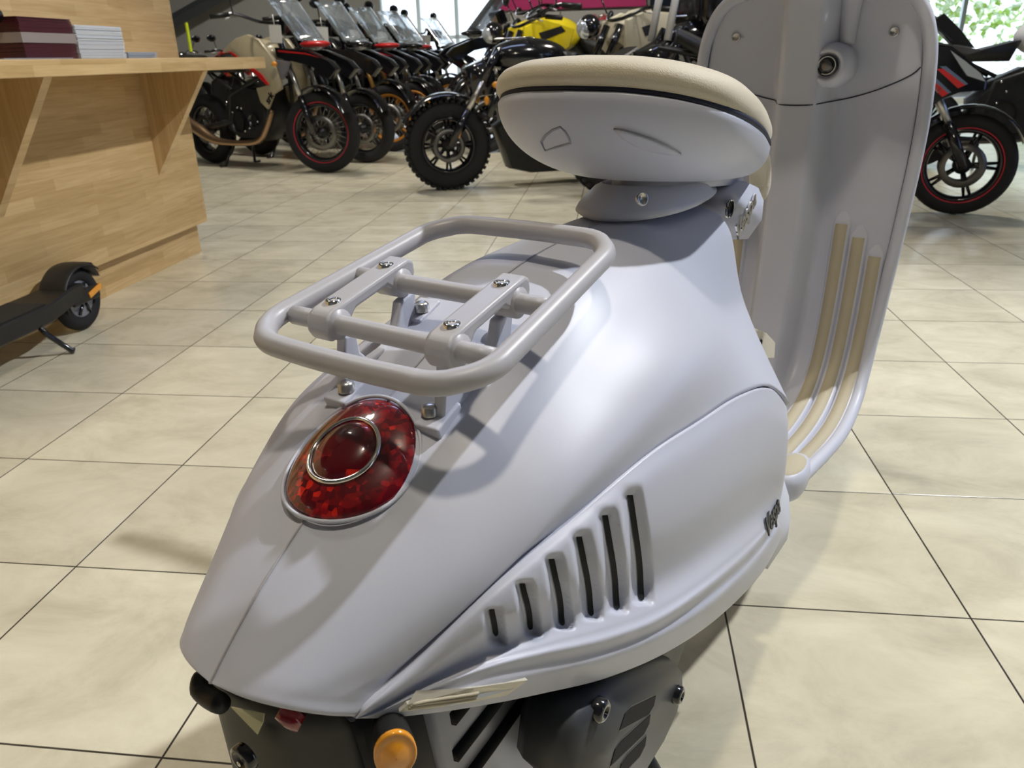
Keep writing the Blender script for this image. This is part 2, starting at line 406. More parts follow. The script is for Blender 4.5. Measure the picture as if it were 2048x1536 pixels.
def jacket(u, m, label, m2):
    o = MB(); n = 10
    G = []
    for j in range(n + 1):
        t = j / n; z = 1.24 - .62 * t; wd = .05 + .10 * float(sm(0, .15, t)) - .015 * t
        G.append([(u + wd * math.cos(a), VW - .13 + .055 * math.sin(a), z) for a in np.linspace(0, 2 * PI, 16, endpoint=False)])
    o.grid(G, cv=True)
    r = o.build('hanging_jacket', m); place_room(r)
    for sgn in (-1, 1):
        MB().tube([(u + sgn * .10, VW - .13, 1.2), (u + sgn * .15, VW - .13, .98), (u + sgn * .155, VW - .15, .70)], [.045, .04, .03], 10).build('sleeve', m, r)
    MB().prism([(u - .05, 1.22), (u + .05, 1.22), (u + .03, .95), (u - .03, .95)], VW - .19, VW - .183, 'xz').build('chest_panel', m2, r, smooth=False)
    tag(r, label, 'jacket', 'jackets on the display panel')


jacket(-.58, M['blue'], 'dark navy jacket with pale chest, left of the two on the salmon panel', M['tagw'])
jacket(-.20, M['blk'], 'black jacket with yellow collar, right of the two on the salmon panel', M['yellow'])


# trees outside the right window
def tree(x, y, h, r, label):
    k = MB().tube([(0, 0, 0), (0, 0, h * .6)], [.14, .08], 8).build('trunk', M['blackpl'])
    t = empty('tree', G2(x, y), 0, label, 'tree', 'trees outside the right window'); k.parent = t
    q = MB(); rr = random.Random(int(x * 10))
    for i in range(900):
        a, bb = rr.uniform(0, 2 * PI), math.acos(rr.uniform(-1, 1)); R = r * rr.uniform(.55, 1)
        c = np.array([R * math.sin(bb) * math.cos(a), R * math.sin(bb) * math.sin(a), h * .62 + R * 1.1 * math.cos(bb)])
        d1 = np.array([rr.gauss(0, 1) for _ in range(3)]); d1 /= np.linalg.norm(d1); d2 = np.cross(d1, [rr.gauss(0, 1) for _ in range(3)]); d2 /= np.linalg.norm(d2)
        q.add([c - .12 * d1, c + .07 * d2, c + .12 * d1, c - .07 * d2], [(0, 1, 2, 3)])
    q.build('crown', M['leaf'], t, smooth=False)


gr = MB().add([(-12, 16.3, -.02), (16, 16.3, -.02), (16, 30, -.02), (-12, 30, -.02)], [(0, 1, 2, 3)]).build('outdoor_ground', mat('pale_paving', (.5, .52, .5), .9), smooth=False); place_room(gr); gr['kind'] = 'structure'
tree(6.3, 19.6, 2.7, 1.6, 'bright green leafy tree seen through the right window, nearest the sport motorcycle')
tree(9.7, 20.0, 2.9, 1.7, 'bright green leafy tree at the far right edge outside the window')
lamp('sun_lamp', 'SUN', (0, 30, 20), 3.0, (1, .97, .9), .01, (0, 15, 0)).rotation_euler = (math.radians(38), 0, math.radians(200))

# ------------------------------------------------------------------ reception counter
# local axes of the counter: x out from the panel (to the right), y along it (away), origin at the plinth corner
ck = empty('reception_counter', (-1.554 + .0, 3.916, 0), GRID, 'pale oak reception counter with a projecting shelf at the left', 'counter')
MB().box((-.30, -2.2, .075), (.6, 4.4, .15)).build('plinth', M['wood'], ck, smooth=False)
MB().box((-.30, -2.19, .77), (.7, 4.42, 1.24)).build('front_panel', M['wood'], ck, smooth=False, bevel=.002)
MB().box((.235, -.89, .874), (.37, 2.02, .048)).build('shelf_board', M['wood'], ck, smooth=False, bevel=.003)
for yy in (-.32, -1.32):
    MB().prism([(.05, .848), (.34, .848), (.05, .42)], yy - .02, yy + .02, 'xz').build('shelf_bracket', M['woodv'], ck, smooth=False)


def booklet_stack(name, c, dims, n, m, label, curl=.0, cat='stack'):
    o = MB(); rr = random.Random(n)
    for i in range(n):
        z0 = i * dims[2] / n; dx, dy = rr.gauss(0, .0012), rr.gauss(0, .0012)
        G = []
        for a in np.linspace(-.5, .5, 9):
            G.append([(a * dims[0] + dx, -dims[1] / 2 + dy, z0 + curl * (2 * a) ** 2 * (i / n)), (a * dims[0] + dx, dims[1] / 2 + dy, z0 + curl * (2 * a) ** 2 * (i / n)),
                      (a * dims[0] + dx, dims[1] / 2 + dy, z0 + dims[2] / n * .8 + curl * (2 * a) ** 2 * (i / n)), (a * dims[0] + dx, -dims[1] / 2 + dy, z0 + dims[2] / n * .8 + curl * (2 * a) ** 2 * (i / n))])
        o.grid(G, cv=True)
        k = len(o.v) - 36; o.f.append((k, k + 1, k + 2, k + 3)); k = len(o.v) - 4; o.f.append((k + 3, k + 2, k + 1, k))
    r = o.build(name, m, smooth=False); r.rotation_euler = (0, 0, GRID); r.location = c
    return tag(r, label, cat)


def cpt(x, y, z):
    return (-1.554 + x * cg - y * sg, 3.916 + x * sg + y * cg, z)


M['maroon'] = mat('maroon_cover', (.07, .012, .018), .4); M['paperw'] = mat('white_paper', (.62, .64, .66), .7); M['paperg'] = mat('grey_paper', (.26, .22, .2), .6)
M['paperb'] = mat('bluish_paper', (.40, .45, .52), .7)
# ------------------------------------------------------------------ the scooter
SC = empty('motor_scooter', tuple(OYL * LF), PI / 2 - AZ, 'matt white retro motor scooter with a floating beige seat and rear rack', 'scooter')


def half_to_full(R):
    """rails listed from the centre outwards on the right side, returned for both sides"""
    R = np.asarray(R, float); L = R[::-1].copy(); L[..., 1] *= -1
    Rr = R.copy(); return np.concatenate([L[:-1], Rr])


NEG = lambda P: [(p[0], -abs(p[1]), p[2]) for p in P]
ridge = [(.236, 0, .494), S(432, 1366, 0), S(431, 1344, 0), (.25, 0, .562), (.31, 0, .602), (.38, 0, .644), (.46, 0, .677), (.55, 0, .704), (.65, 0, .714), (.77, 0, .716), (.90, 0, .708), (.93, 0, .66)]
r1 = [(.245, .022, .488), S(495, 1397, -.025), S(500, 1368, -.028), (.257, .048, .555), (.316, .056, .593), (.386, .062, .636), (.466, .062, .670), (.553, .057, .698), (.652, .045, .709), (.77, .036, .714), (.90, .036, .706), (.93, .03, .66)]
r2 = [(.26, .04, .484), S(570, 1417, -.048), S(580, 1388, -.052), (.268, .080, .541), (.330, .104, .577), (.402, .116, .616), (.482, .114, .643), (.567, .106, .667), (.662, .086, .686), (.775, .068, .686), (.903, .070, .682), (.93, .05, .64)]
r3 = [(.275, .055, .480), S(650, 1430, -.066), S(665, 1399, -.070), (.282, .093, .527), (.343, .122, .563), (.412, .140, .598), (.502, .147, .618), (.588, .150, .630), (.680, .140, .627), (.790, .118, .604), (.892, .100, .600), (.92, .07, .58)]
r4 = [(.285, .065, .478), S(712, 1433, -.076), S(742, 1400, -.082), S(830, 1310, -.092), S(1000, 1149, -.12), S(1150, 1029, -.138), S(1300, 904, -.152), S(1400, 839, -.160), S(1480, 789, -.166), S(1542, 773, -.172), S(1577, 812, -.178), (.85, .12, .50)]
# rim rails: a small lip turning inwards under the seam
def lip(P, dy, dz):
    return [(p[0] + .002, -(abs(p[1]) - dy), p[2] - dz) for p in P]
rails = [NEG(ridge), NEG(r1), NEG(r2), NEG(r3), NEG(r4)]
shell_half = crom(np.array([crom(np.array(r), 150) for r in rails]), 60)
shell_half[0, :, 1] = 0
lipr = shell_half[-1].copy(); lip1 = lipr + np.array([0, .004, -.001]); lip2 = lipr + np.array([0, .012, -.001])
full = half_to_full(np.concatenate([shell_half, lip1[None], lip2[None]]))
MB().grid(full).build('body_shell', M['paint'], SC)
# centre seam drawn along the ridge
rg = shell_half[0]
MB().tube(rg[16:118] + np.array([0, 0, .0002]), .0009, 6).build('centre_seam', M['rack'], SC)

# side cowl
seam = [S(712, 1437, -.078), S(742, 1404, -.084), S(832, 1314, -.094), S(1002, 1153, -.122), S(1152, 1033, -.140), S(1302, 908, -.154), S(1401, 843, -.162), S(1480, 793, -.168), S(1540, 777, -.174), S(1573, 815, -.180)]
botm = [S(716, 1437, -.077), S(760, 1436, -.085), S(850, 1428, -.102), S(965, 1411, -.120), S(1090, 1386, -.134), S(1219, 1354, -.150), S(1340, 1301, -.163), S(1440, 1232, -.171), S(1522, 1148, -.176), S(1566, 1068, -.168)]
crs = [S(714, 1437, -.079), S(757, 1424, -.087), S(862, 1377, -.106), S(980, 1334, -.126), S(1090, 1307, -.142), S(1212, 1280, -.160), S(1322, 1238, -.175), S(1421, 1171, -.185), S(1504, 1098, -.187), S(1548, 1040, -.183)]
def between(t, bul):
    out = []
    for k, (a, c) in enumerate(zip(seam, crs)):
        pa, pc = proj_local(np.array([a, c])); q = pa * (1 - t) + pc * t
        if k == len(seam) - 1: q = np.array([1576 - 26 * t ** 2.5, 815 + 225 * t])
        y = a[1] * (1 - t) + c[1] * t - bul * min(1, k / 3)
        out.append(S(q[0], q[1], y))
    return out
low = between(.5, 0)
und = []
for a, c in zip(crs, botm):
    pa, pc = proj_local(np.array([a, c])); q = pa * .45 + pc * .55; und.append(S(q[0], q[1], min(a[1], c[1]) + .001))
def with_front(P):
    e = P[-1]; return P + [(e[0] + .006, e[1] + .012, e[2] - .002), (e[0] + .008, e[1] + .06, e[2] - .004)]
def lerp_rail(A, B, t, dy=0):
    out = []
    for a, c in zip(A, B):
        pa, pc = proj_local(np.array([a, c])); q = pa * (1 - t) + pc * t; out.append(S(q[0], q[1], a[1] * (1 - t) + c[1] * t + dy))
    return out
crails = [with_front(seam), with_front(between(.2, .005)), with_front(between(.5, .004)), with_front(between(.76, -.005)), with_front(between(.93, -.002)), with_front(crs), with_front(lerp_rail(crs, botm, .22, -.0002)), with_front(und), with_front(botm)]
NU, NV = 330, 130
CW = crom(np.array([crom(np.array(r), NU) for r in crails]), NV)
pxy = proj_local(CW)
slots = [((992, 1224), (1001, 1283), 1), ((1054, 1167), (1072, 1264), 2), ((1113, 1113), (1136, 1251), 3), ((1168, 1065), (1194, 1232), 4), ((1220, 1019), (1246, 1218), 5), ((1270, 976), (1295, 1200), 6)]
du = np.gradient(CW, axis=1); dv = np.gradient(CW, axis=0); nrm = np.cross(du, dv); nrm /= np.maximum(np.linalg.norm(nrm, axis=2), 1e-9)[..., None]
if nrm[NV // 2, NU // 2, 1] > 0: nrm = -nrm
disp = np.zeros(pxy.shape[:2])
def slot_x(a, c, s, k): return a[0] + (c[0] - a[0]) * s + (2.2 * k) * s * (1 - s)
for a, c, k in slots:
    L = c[1] - a[1]; s = (pxy[..., 1] - a[1]) / L
    sx = slot_x(a, c, np.clip(s, -.1, 1.1), k); dx = pxy[..., 0] - sx
    wl_ = 30 + 1.5 * k
    e = sm(-.02 - 8 / L, 0.10, s) * (1 - sm(1.0 + 2 / L, 1.0 + 11 / L, s))
    prof = np.where(dx < -7, sm(-wl_, -7, dx) ** 1.3, 1 - sm(8, 13, dx))
    disp += e * prof * .0065
front_ok = (np.arange(NU)[None, :] < NU * .9)
CW2 = CW - nrm * (disp * front_ok)[..., None]
lipc = CW2[0] + np.array([0, .010, -.004]); lipb = CW2[-1] + np.array([0, .014, .002])
CW3 = np.concatenate([lipc[None], (CW2[0] + np.array([0, .0035, -.0004]))[None], CW2, lipb[None]])
cowl = MB().grid(CW3).build('side_cowl', M['paint'], SC)
mir = CW3.copy(); mir[..., 1] *= -1
MB().grid(mir, flip=True).build('side_cowl', M['paint'], SC)
# dark underlay in the seam
ul = crom(np.array([(p[0] + .001, p[1] + .007, p[2] - .004) for p in with_front(seam)]), 150)
for sg_ in (1, -1):
    q = ul.copy(); q[:, 1] *= sg_
    MB().tube(q, .0038, 6).build('cowl_seam', M['gap'], SC)


from mathutils.bvhtree import BVHTree
CAML = np.array([0, -OYL, CAMH])


def caster(G, closed=False):
    mb = MB(); mb.grid(G, cv=closed); tree_ = BVHTree.FromPolygons(mb.v, mb.f)
    def f(px, py, off=.001):
        d = np.array(S(px, py, 1.0)) - CAML if False else np.array([0., 0, 0])
        dw = np.array([(px - 1024) / FPX, -(py - 768) / FPX, 1.]) @ RC
        d = np.array([dw @ FW, dw @ LF, dw[2]])
        h, n, _, _ = tree_.ray_cast(Vector(CAML), Vector(d))
        if h is None: return None
        n = np.array(n); n = n if n @ d < 0 else -n
        return np.array(h) + n * off
    return f


on_cowl = caster(CW2)
on_base = caster(CW)


for a, c, k in slots:
    G = []
    for s in .5 - .5 * np.cos(np.linspace(0, PI, 40)):
        dd = min(s, 1 - s) * (c[1] - a[1]); hw = .1 + 5.6 * (1 if dd > 6 else math.sqrt(max(0, 1 - (1 - dd / 6) ** 2)))
        x = slot_x(a, c, s, k); y = a[1] + (c[1] - a[1]) * s
        G.append([on_base(x - hw, y, -.0058), on_base(x, y, -.0058), on_base(x + hw, y, -.0058)])
    G = np.array(G)
    MB().grid(G).build('vent_slot', M['slot'], SC)
    q = G.copy(); q[..., 1] *= -1; MB().grid(q, flip=True).build('vent_slot', M['slot'], SC)
# side reflector strip
outl = [(797, 1417), (812, 1402), (834, 1388), (940, 1373), (1050, 1355), (1030, 1369), (1008, 1384), (900, 1404)]
P = [on_cowl(x, y, .0030) for x, y in outl]; Pb = [on_cowl(x, y, -.002) for x, y in outl]
M['refl'] = mat('clear_reflector', (.62, .58, .48), .25, .2, coat=.6)
q = MB(); q.grid([Pb, P], cv=True); n0 = len(q.v); q.add(P, [tuple(range(8))]); q.build('side_reflector', M['refl'], SC, smooth=False)
for t in (.28, .5, .72):
    a = np.array([812, 1402]) * (1 - t) + np.array([797, 1417]) * t + np.array([14, -3]); e = np.array([955, 1373]) * (1 - t) + np.array([945, 1395]) * t
    MB().tube([on_cowl(*(a * (1 - s) + e * s), .0034) for s in np.linspace(0, 1, 14)], .0011, 6).build('reflector_rib', M['inlay'], SC)
# script badge at the front of the cowl
bp0, bp1 = on_cowl(1529, 1062, .002), on_cowl(1553, 1008, .002)
bn_ = on_cowl(1541, 1036, .01) - on_cowl(1541, 1036, 0)
text('Vespa', 'cowl_badge', M['eng'], .030, .0008, SC, frame(tuple((bp0 + bp1) / 2), bp1 - bp0, np.cross(bn_, bp1 - bp0)), shear=.4, bold=.0006)

# dark inner hull so nothing shows through
inner = []
for i, t in enumerate(np.linspace(0, 1, 20)):
    x = .27 + .56 * t; wv = .055 + .085 * float(sm(0, .5, t)); zt = .49 + .10 * float(sm(0, .5, t)); zb = .46 - .10 * float(sm(0, .6, t))
    inner.append([(x, wv * math.cos(a), (zt + zb) / 2 + (zt - zb) / 2 * math.sin(a)) for a in np.linspace(0, 2 * PI, 20, endpoint=False)])
MB().grid(inner, cv=True).build('inner_hull', M['slot'], SC)
MB().prism([(.80, .55), (.86, .52), (.90, .45), (.88, .34), (.80, .30), (.62, .34), (.55, .42)], -.135, .135, 'xz', inset=.06).build('engine_shroud', M['blackpl'], SC)

# tail lamp
cu = np.array([.865, 0, .502]); cn = np.array([-.502, 0, .865]); cc = np.array([.3375, 0, .6185]) + cn * .001
def lens_pt(a, bb, h): return cc + cu * a + np.array([0, 1., 0]) * bb + cn * (h - 4.0 * bb * bb)
RL = .0515
def disc_pts(fr, fh, n=48):
    return [[lens_pt(r * math.cos(t), r * 1.0 * math.sin(t), h) for t in np.linspace(0, 2 * PI, n, endpoint=False)] for r, h in zip(fr, fh)]
rr_ = [RL * k for k in (1.0, .985, .94, .85, .7, .55, .40, .2, .02)]; hh_ = [-.012, .000, .0022, .0040, .0055, .0064, .0068, .007, .0071]
MB().grid(disc_pts(rr_, hh_), cv=True).build('tail_lamp', M['lens'], SC)
tl = SC.children[-1]
MB().tube([lens_pt(RL * 1.02 * math.cos(t), RL * 1.02 * math.sin(t), .0012) for t in np.linspace(0, 2 * PI, 64, endpoint=False)], .0015, 8, closed=True).build('lamp_bezel', M['paint'], tl)
MB().tube([lens_pt(.0265 * math.cos(t), .0265 * math.sin(t), .0078) for t in np.linspace(0, 2 * PI, 64, endpoint=False)], .0019, 8, closed=True).build('lamp_ring', M['chrome'], tl)
MB().grid(disc_pts([.0255, .024, .018, .01, .0005], [.006, .0085, .0115, .013, .0135]), cv=True).build('stop_lens', M['lens3'], tl)

# rear rack
RK = empty('x', (0, 0, 0), 0, None, None); bpy.data.objects.remove(RK)
def rk(x, y, up=0):  # on the rack plane
    return (x, y, .688 + (x - .345) * .200 + up)
def rrect(x0, x1, w0, w1, r, n=10, bow=.012):
    pts = []
    cs = [(x0 + r, -w0 + r, PI, 1.5 * PI), (x1 - r, -w1 + r, 1.5 * PI, 2 * PI), (x1 - r, w1 - r, 0, .5 * PI), (x0 + r, w0 - r, .5 * PI, PI)]
    for cx, cy, a0, a1 in cs:
        for t in np.linspace(a0, a1, n): pts.append((cx + r * math.cos(t), cy + r * math.sin(t)))
        if cx == cs[0][0] and cy < 0: pass
    out = []
    for i, p in enumerate(pts):
        out.append(p); q = pts[(i + 1) % len(pts)]
        if math.dist(p, q) > .03:
            for t in np.linspace(0, 1, 9)[1:-1]: out.append((p[0] + (q[0] - p[0]) * t, p[1] + (q[1] - p[1]) * t))
    res = []
    for x, y in out:
        e = 1 - (y / w0) ** 2
        if x < x0 + .006: x -= bow * e * .8
        if x > x1 - .006: x += bow * e * .8
        res.append((x, y))
    return res
TR = .0083
loop = [rk(x, y) for x, y in rrect(.345, .570, .103, .093, .036, bow=.006)]
rack = MB().tube(loop, TR, 16, closed=True).build('rear_rack', M['rack'], SC)
for xb in (.386, .458):
    MB().tube([rk(xb, y, -.002) for y in np.linspace(-.094, .094, 13)], TR * .9, 14).build('cross_tube', M['rack'], rack)
for sy in (1, -1):
    y = sy * .056
    out = [(.372, .0), (.3735, .010), (.380, .014), (.395, .0145), (.452, .0145), (.467, .014), (.4735, .010), (.4745, 0), (.470, -.010), (.452, -.006), (.440, .004), (.405, .004), (.394, -.006), (.378, -.010)]
    q = MB(); O = [(x, .684 + (x - .345) * .235 + dz) for x, dz in out]
    q.prism(O, y - .011, y + .011, 'xz', inset=.0); cl = q.build('rack_clamp', M['rack'], rack, smooth=True, bevel=.003, ang=40)
    for xb in (.386, .458):
        MB().tube([rk(xb, y + .0112 * k, -.002) for k in (-1, 1)], TR + .0035, 16).build('clamp_cap', M['rack'], cl)
    for xs in (.392, .452):
        z = .684 + (xs - .345) * .235 + .0145
        MB().lathe([(.0001, .002), (.003, .002), (.0034, .0035), (.0058, .0035), (.0064, .002), (.0066, -.002)], (xs, y, z - .0022), 'z', 20).build('screw', M['chrome'], cl)
    # support leg: swept web down to the body
    zb = lambda xx: .612 + (xx - .38) * .36
    web = [(.452, .694), (.472, .70), (.468, .68), (.466, .665), (.472, .652), (.458, .648), (.440, .650), (.418, .640), (.398, .630), (.385, .628), (.380, .640), (.388, .684), (.400, .684), (.402, .668), (.412, .658), (.432, .662), (.446, .674)]
    ww = y * .78
    q = MB(); q.prism(web, y * .86 - .005, y * .86 + .005, 'xz'); q.build('support_leg', M['paint'], rack, bevel=.002, ang=40)
    for xf, zf in ((.385, .636), (.478, .674)):
        yy = y * .80
        q = MB(); q.box((xf, yy, zf + .004), (.03, .022, .010), (-.36, 'Y')); q.build('mount_foot', M['paint'], rack, smooth=False, bevel=.002)
        MB().lathe([(.0001, .004), (.004, .004), (.0062, .002), (.0066, -.004)], (xf - .004, yy - .004 * sy, zf + .0115), 'z', 16).build('screw', M['steel'], rack)

# seat
rim = [(.637, 0, .848), (.648, .055, .846), (.677, .098, .838), (.73, .125, .823), (.815, .124, .803), (.92, .103, .780), (1.0, .080, .769), (1.07, .055, .763), (1.115, .030, .760), (1.13, 0, .760)]
ro = crom(np.array(rim), 40); rim2 = np.concatenate([ro * [1, -1, 1], ro[::-1][1:-1]])  # right side first
cen = np.array([.90, 0, 0])
def ring(k, dz, base=rim2, flatz=0):
    q = base.copy(); q[:, 0] = cen[0] + (q[:, 0] - cen[0]) * k; q[:, 1] *= k
    zc = .846 - (q[:, 0] - .645) * .15
    q[:, 2] = base[:, 2] * (1 - flatz) + zc * flatz + dz; return q
G = [ring(.93, .000), ring(.965, -.0005), ring(.99, .003), ring(1.004, .008), ring(1.006, .013), ring(.998, .018), ring(.975, .0225, flatz=.05), ring(.93, .026, flatz=.15), ring(.85, .029, flatz=.35), ring(.65, .032, flatz=.7), ring(.35, .034, flatz=.9), ring(.02, .035, flatz=1)]
cush = MB().grid(G, cv=True).build('seat_cushion', M['leather'], SC)
G = []
th = np.linspace(0, 2 * PI, len(rim2), endpoint=False)
bot = np.array([(.93 - .165 * math.cos(t), -.052 * math.sin(t) * (1 if True else 1), 0) for t in th])
bot[:, 2] = .748 - (bot[:, 0] - .76) * .10
for k in np.linspace(0, 1, 22):
    ph = k * PI / 2; hs = 1 - math.cos(ph) ** 1.0; vs = math.sin(ph) ** 1.05
    q = rim2 * 1.0; q[:, :2] = rim2[:, :2] * (1 - hs) + bot[:, :2] * hs; zb_ = bot[:, 2] + .006
    q[:, 2] = (rim2[:, 2] - .004) * (1 - vs) + zb_ * vs; G.append(q)
q = bot.copy(); q[:, 2] -= .004; G.append(q)
topin = ring(.95, -.0035); edge = ring(.992, -.002)
G = [topin, edge] + G
pan = MB().grid(G, cv=True).build('seat_base', M['paint'], SC)
MB().tube(ring(.972, -.0002), .0042, 6, closed=True).build('seat_gap', M['gap'], SC)
PG = proj_local(np.array(G)); GA = np.array(G); _op = caster(GA, True)
def on_pan(px, py, off):
    """point of the seat base surface on the camera-facing side"""
    return _op(px, py, off)
    H = GA[2:]; PP = PG[2:]; d = (PP[..., 0] - px) ** 2 + (PP[..., 1] - py) ** 2
    d = np.where(H[..., 1] < .14, d, 1e9)
    # prefer the right/rear side
    d = d + np.where(H[..., 1] > .1, 400, 0)
    i, j = np.unravel_index(np.argmin(d), d.shape); P = np.array(S(px, py, H[i, j, 1]))
    v = np.array([0, -.37, .0]) + np.array([0, 0, .875]) - P; v = v / np.linalg.norm(v); return P + v * off
hol = [(1083, 283), (1092, 270), (1105, 260), (1121, 254), (1130, 262), (1138, 275), (1141, 286), (1128, 290), (1110, 295), (1091, 301)]
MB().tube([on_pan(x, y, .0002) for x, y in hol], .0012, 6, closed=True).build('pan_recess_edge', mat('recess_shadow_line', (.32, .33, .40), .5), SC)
lea = [(1228, 256), (1246, 258), (1275, 266), (1305, 276), (1335, 290), (1362, 305), (1340, 306), (1305, 300), (1270, 288), (1245, 274)]
lp = [on_pan(x, y, .003) for x, y in lea]; lb = [on_pan(x, y, -.002) for x, y in lea]
lc = np.mean(lp, 0) + (np.mean(lp, 0) - np.mean(lb, 0)) * .6
q = MB(); q.grid([lb, lp, [lc * .35 + np.array(p) * .65 + 0 for p in lp]], cv=True); n0 = len(q.v) - 10; q.f.append(tuple(range(n0, n0 + 10)))
q.build('pan_emboss', M['paint'], SC)

# collar below the seat
G = []
for a_k, b_k, lo in ((.128, .058, 0.0), (.134, .062, .12), (.130, .060, .3), (.112, .052, .85), (.104, .044, 1.0)):
    row = []
    for t in np.linspace(0, 2 * PI, 48, endpoint=False):
        x = .840 + (.012 if lo > .5 else 0) - a_k * math.cos(t); y = b_k * math.sin(t) * (1 + .12 * math.cos(t))
        fr = (x - .71) / .25; zl = .718 + .004 * fr; zu = .752 - .020 * fr
        row.append((x, y, zl * (1 - lo) + zu * lo))
    G.append(row)
cr_ = MB().grid(G, cv=True).build('seat_collar', M['paint'], SC)
for (px, py, y) in ((1282, 398, -.060), (1212, 390, 0.02)):
    P = S(px, py, y); nn = (-.45, -.85, .25) if y < 0 else (-.9, .1, .45)
    q = MB(); q.lathe([(.0065, .0), (.0065, .003), (.0045, .003), (.004, .001), (.0001, .001)], (0, 0, 0), 'z', 18)
    o = q.build('collar_screw', M['steel'], cr_); o.location = P; o.rotation_euler = Vector(nn).to_track_quat('Z', 'Y').to_euler()

# hinge housing with badge in front of the neck
hp = [S(1438, 402, -.05), S(1448, 378, -.05), S(1472, 358, -.05), S(1500, 372, -.05), S(1512, 400, -.05), S(1508, 440, -.05), S(1478, 482, -.05)]
O = [(p[0], p[2]) for p in hp]
hg = MB().prism(O, -.062, .062, 'xz', inset=.08).build('seat_hinge_housing', M['paint'], SC)
P = S(1460, 418, -.0635)
MB().lathe([(.011, -.001), (.011, .002), (.009, .002), (.008, -.0005)], (P[0], P[1], P[2]), 'y', 24).build('hinge_ring', M['chrome'], hg)
MB().lathe([(.009, .0), (.009, .0016), (.0001, .0016)], (P[0], P[1] - .001, P[2]), 'y', 24).build('hinge_hole', M['slot'], hg)
a_, b_ = np.array(S(1474, 468, -.064)), np.array(S(1506, 402, -.064))
text('Vespa', 'hinge_badge', M['chrome'], .032, .0012, hg, frame(tuple((a_ + b_) / 2), b_ - a_, (-.6, 0, .8)), shear=.35, bold=.0008)
st = crom(np.array([S(1510, 300, -.03), S(1519, 330, -.03), S(1520, 370, -.03), S(1512, 400, -.03)]), 14)
MB().tube(st, [.006, .011, .013, .014, .014, .014, .014, .014, .014, .014, .013, .012, .010, .006], 12, flat=1.6).build('seat_nose_pad', M['leather'], SC)

# leg shield and footboard: one curved plate
prof = np.array([(1.448, .966, .105), (1.449, .955, .135), (1.450, .935, .158), (1.452, .90, .175), (1.455, .85, .184), (1.456, .75, .188), (1.452, .62, .183), (1.444, .50, .176), (1.425, .40, .171), (1.39, .335, .170), (1.33, .300, .172), (1.22, .288, .172), (1.08, .285, .156), (.94, .284, .135)])
pf = crom(prof, 160)
def plate(y, k, off=0.0):
    """k = row index in pf; y absolute offset"""
    k = min(max(k, 0), len(pf) - 1.001); ki = int(k); x, z, wv = pf[ki] * (1 - k + ki) + pf[ki + 1] * (k - ki)
    k0, k1 = max(ki - 1, 0), min(ki + 2, len(pf) - 1); t = pf[k1, :2] - pf[k0, :2]; t = t / np.linalg.norm(t)
    n = np.array([t[1], -t[0]])             # towards the rider / upwards
    if n[0] > 0 and abs(t[1]) > .5: n = -n
    if abs(t[0]) > .7 and n[1] < 0: n = -n
    s = float(sm(0.0, .06, (len(pf) - 1 - k) / len(pf)))
    bul = .060 * (1 - float(sm(.026, .052, abs(y)))) * (1 if k < 100 else 1 - .75 * float(sm(100, 135, k)))
    bul += .006 * (abs(y) / max(wv, .01)) ** 2
    return np.array([x + n[0] * (bul + off), y, z + n[1] * (bul + off)])
ys = np.linspace(-1, 1, 61)
G = [[plate(v * pf[k, 2] * .955, k) for v in ys] for k in range(len(pf))]
Gb = [[plate(v * pf[k, 2] * .955, k, -.016 - .05 * (1 - float(sm(.026, .052, abs(v * pf[k, 2]))))) for v in ys[::-1]] for k in range(len(pf))]
GG = np.concatenate([np.array(G), np.array(Gb)], 1)
MB().grid(GG, cv=True).build('leg_shield', M['paint'], SC)
sh = SC.children[-1]
edge = [plate(pf[k, 2], k, .001) for k in range(159, 0, -2)] + [plate(v, 0, .001) for v in np.linspace(.118, -.118, 14)] + [plate(-pf[k, 2], k, .001) for k in range(1, 160, 2)]
MB().tube(edge, .0105, 12).build('shield_rim', M['paint'], sh)
e2 = [plate(pf[k, 2] * .945, k, .0015) for k in range(159, 4, -2)] + [plate(v, 3, .0015) for v in np.linspace(.13, -.13, 14)] + [plate(-pf[k, 2] * .945, k, .0015) for k in range(5, 160, 2)]
MB().tube(e2, .0012, 6).build('rim_gap', M['gap'], sh)
def krow(z):
    return float(np.interp(-z, -pf[:100, 1], np.arange(100)))
# glove box seam: a shallow smile
gs = []
for v in np.linspace(-.93, .93, 60):
    z = .845 - .055 * math.cos(v * PI / 2 / .93 * .98) ** .8 if abs(v) < .93 else .845
    k = krow(z); gs.append(plate(v * pf[int(k), 2], k, .0006))
gs = np.array(gs); gs[1:-1] = (gs[:-2] + gs[1:-1] * 2 + gs[2:]) / 4
MB().tube(gs, .0011, 6).build('glovebox_seam', M['gap'], sh)
for sy in (1, -1):
    P = plate(sy * .126, krow(.897), .001)
    MB().lathe([(.0075, -.001), (.0075, -.003), (.0055, -.0035), (.005, -.0015), (.0001, -.0015)], tuple(P), 'x', 18).build('shield_screw', M['steel'], sh)
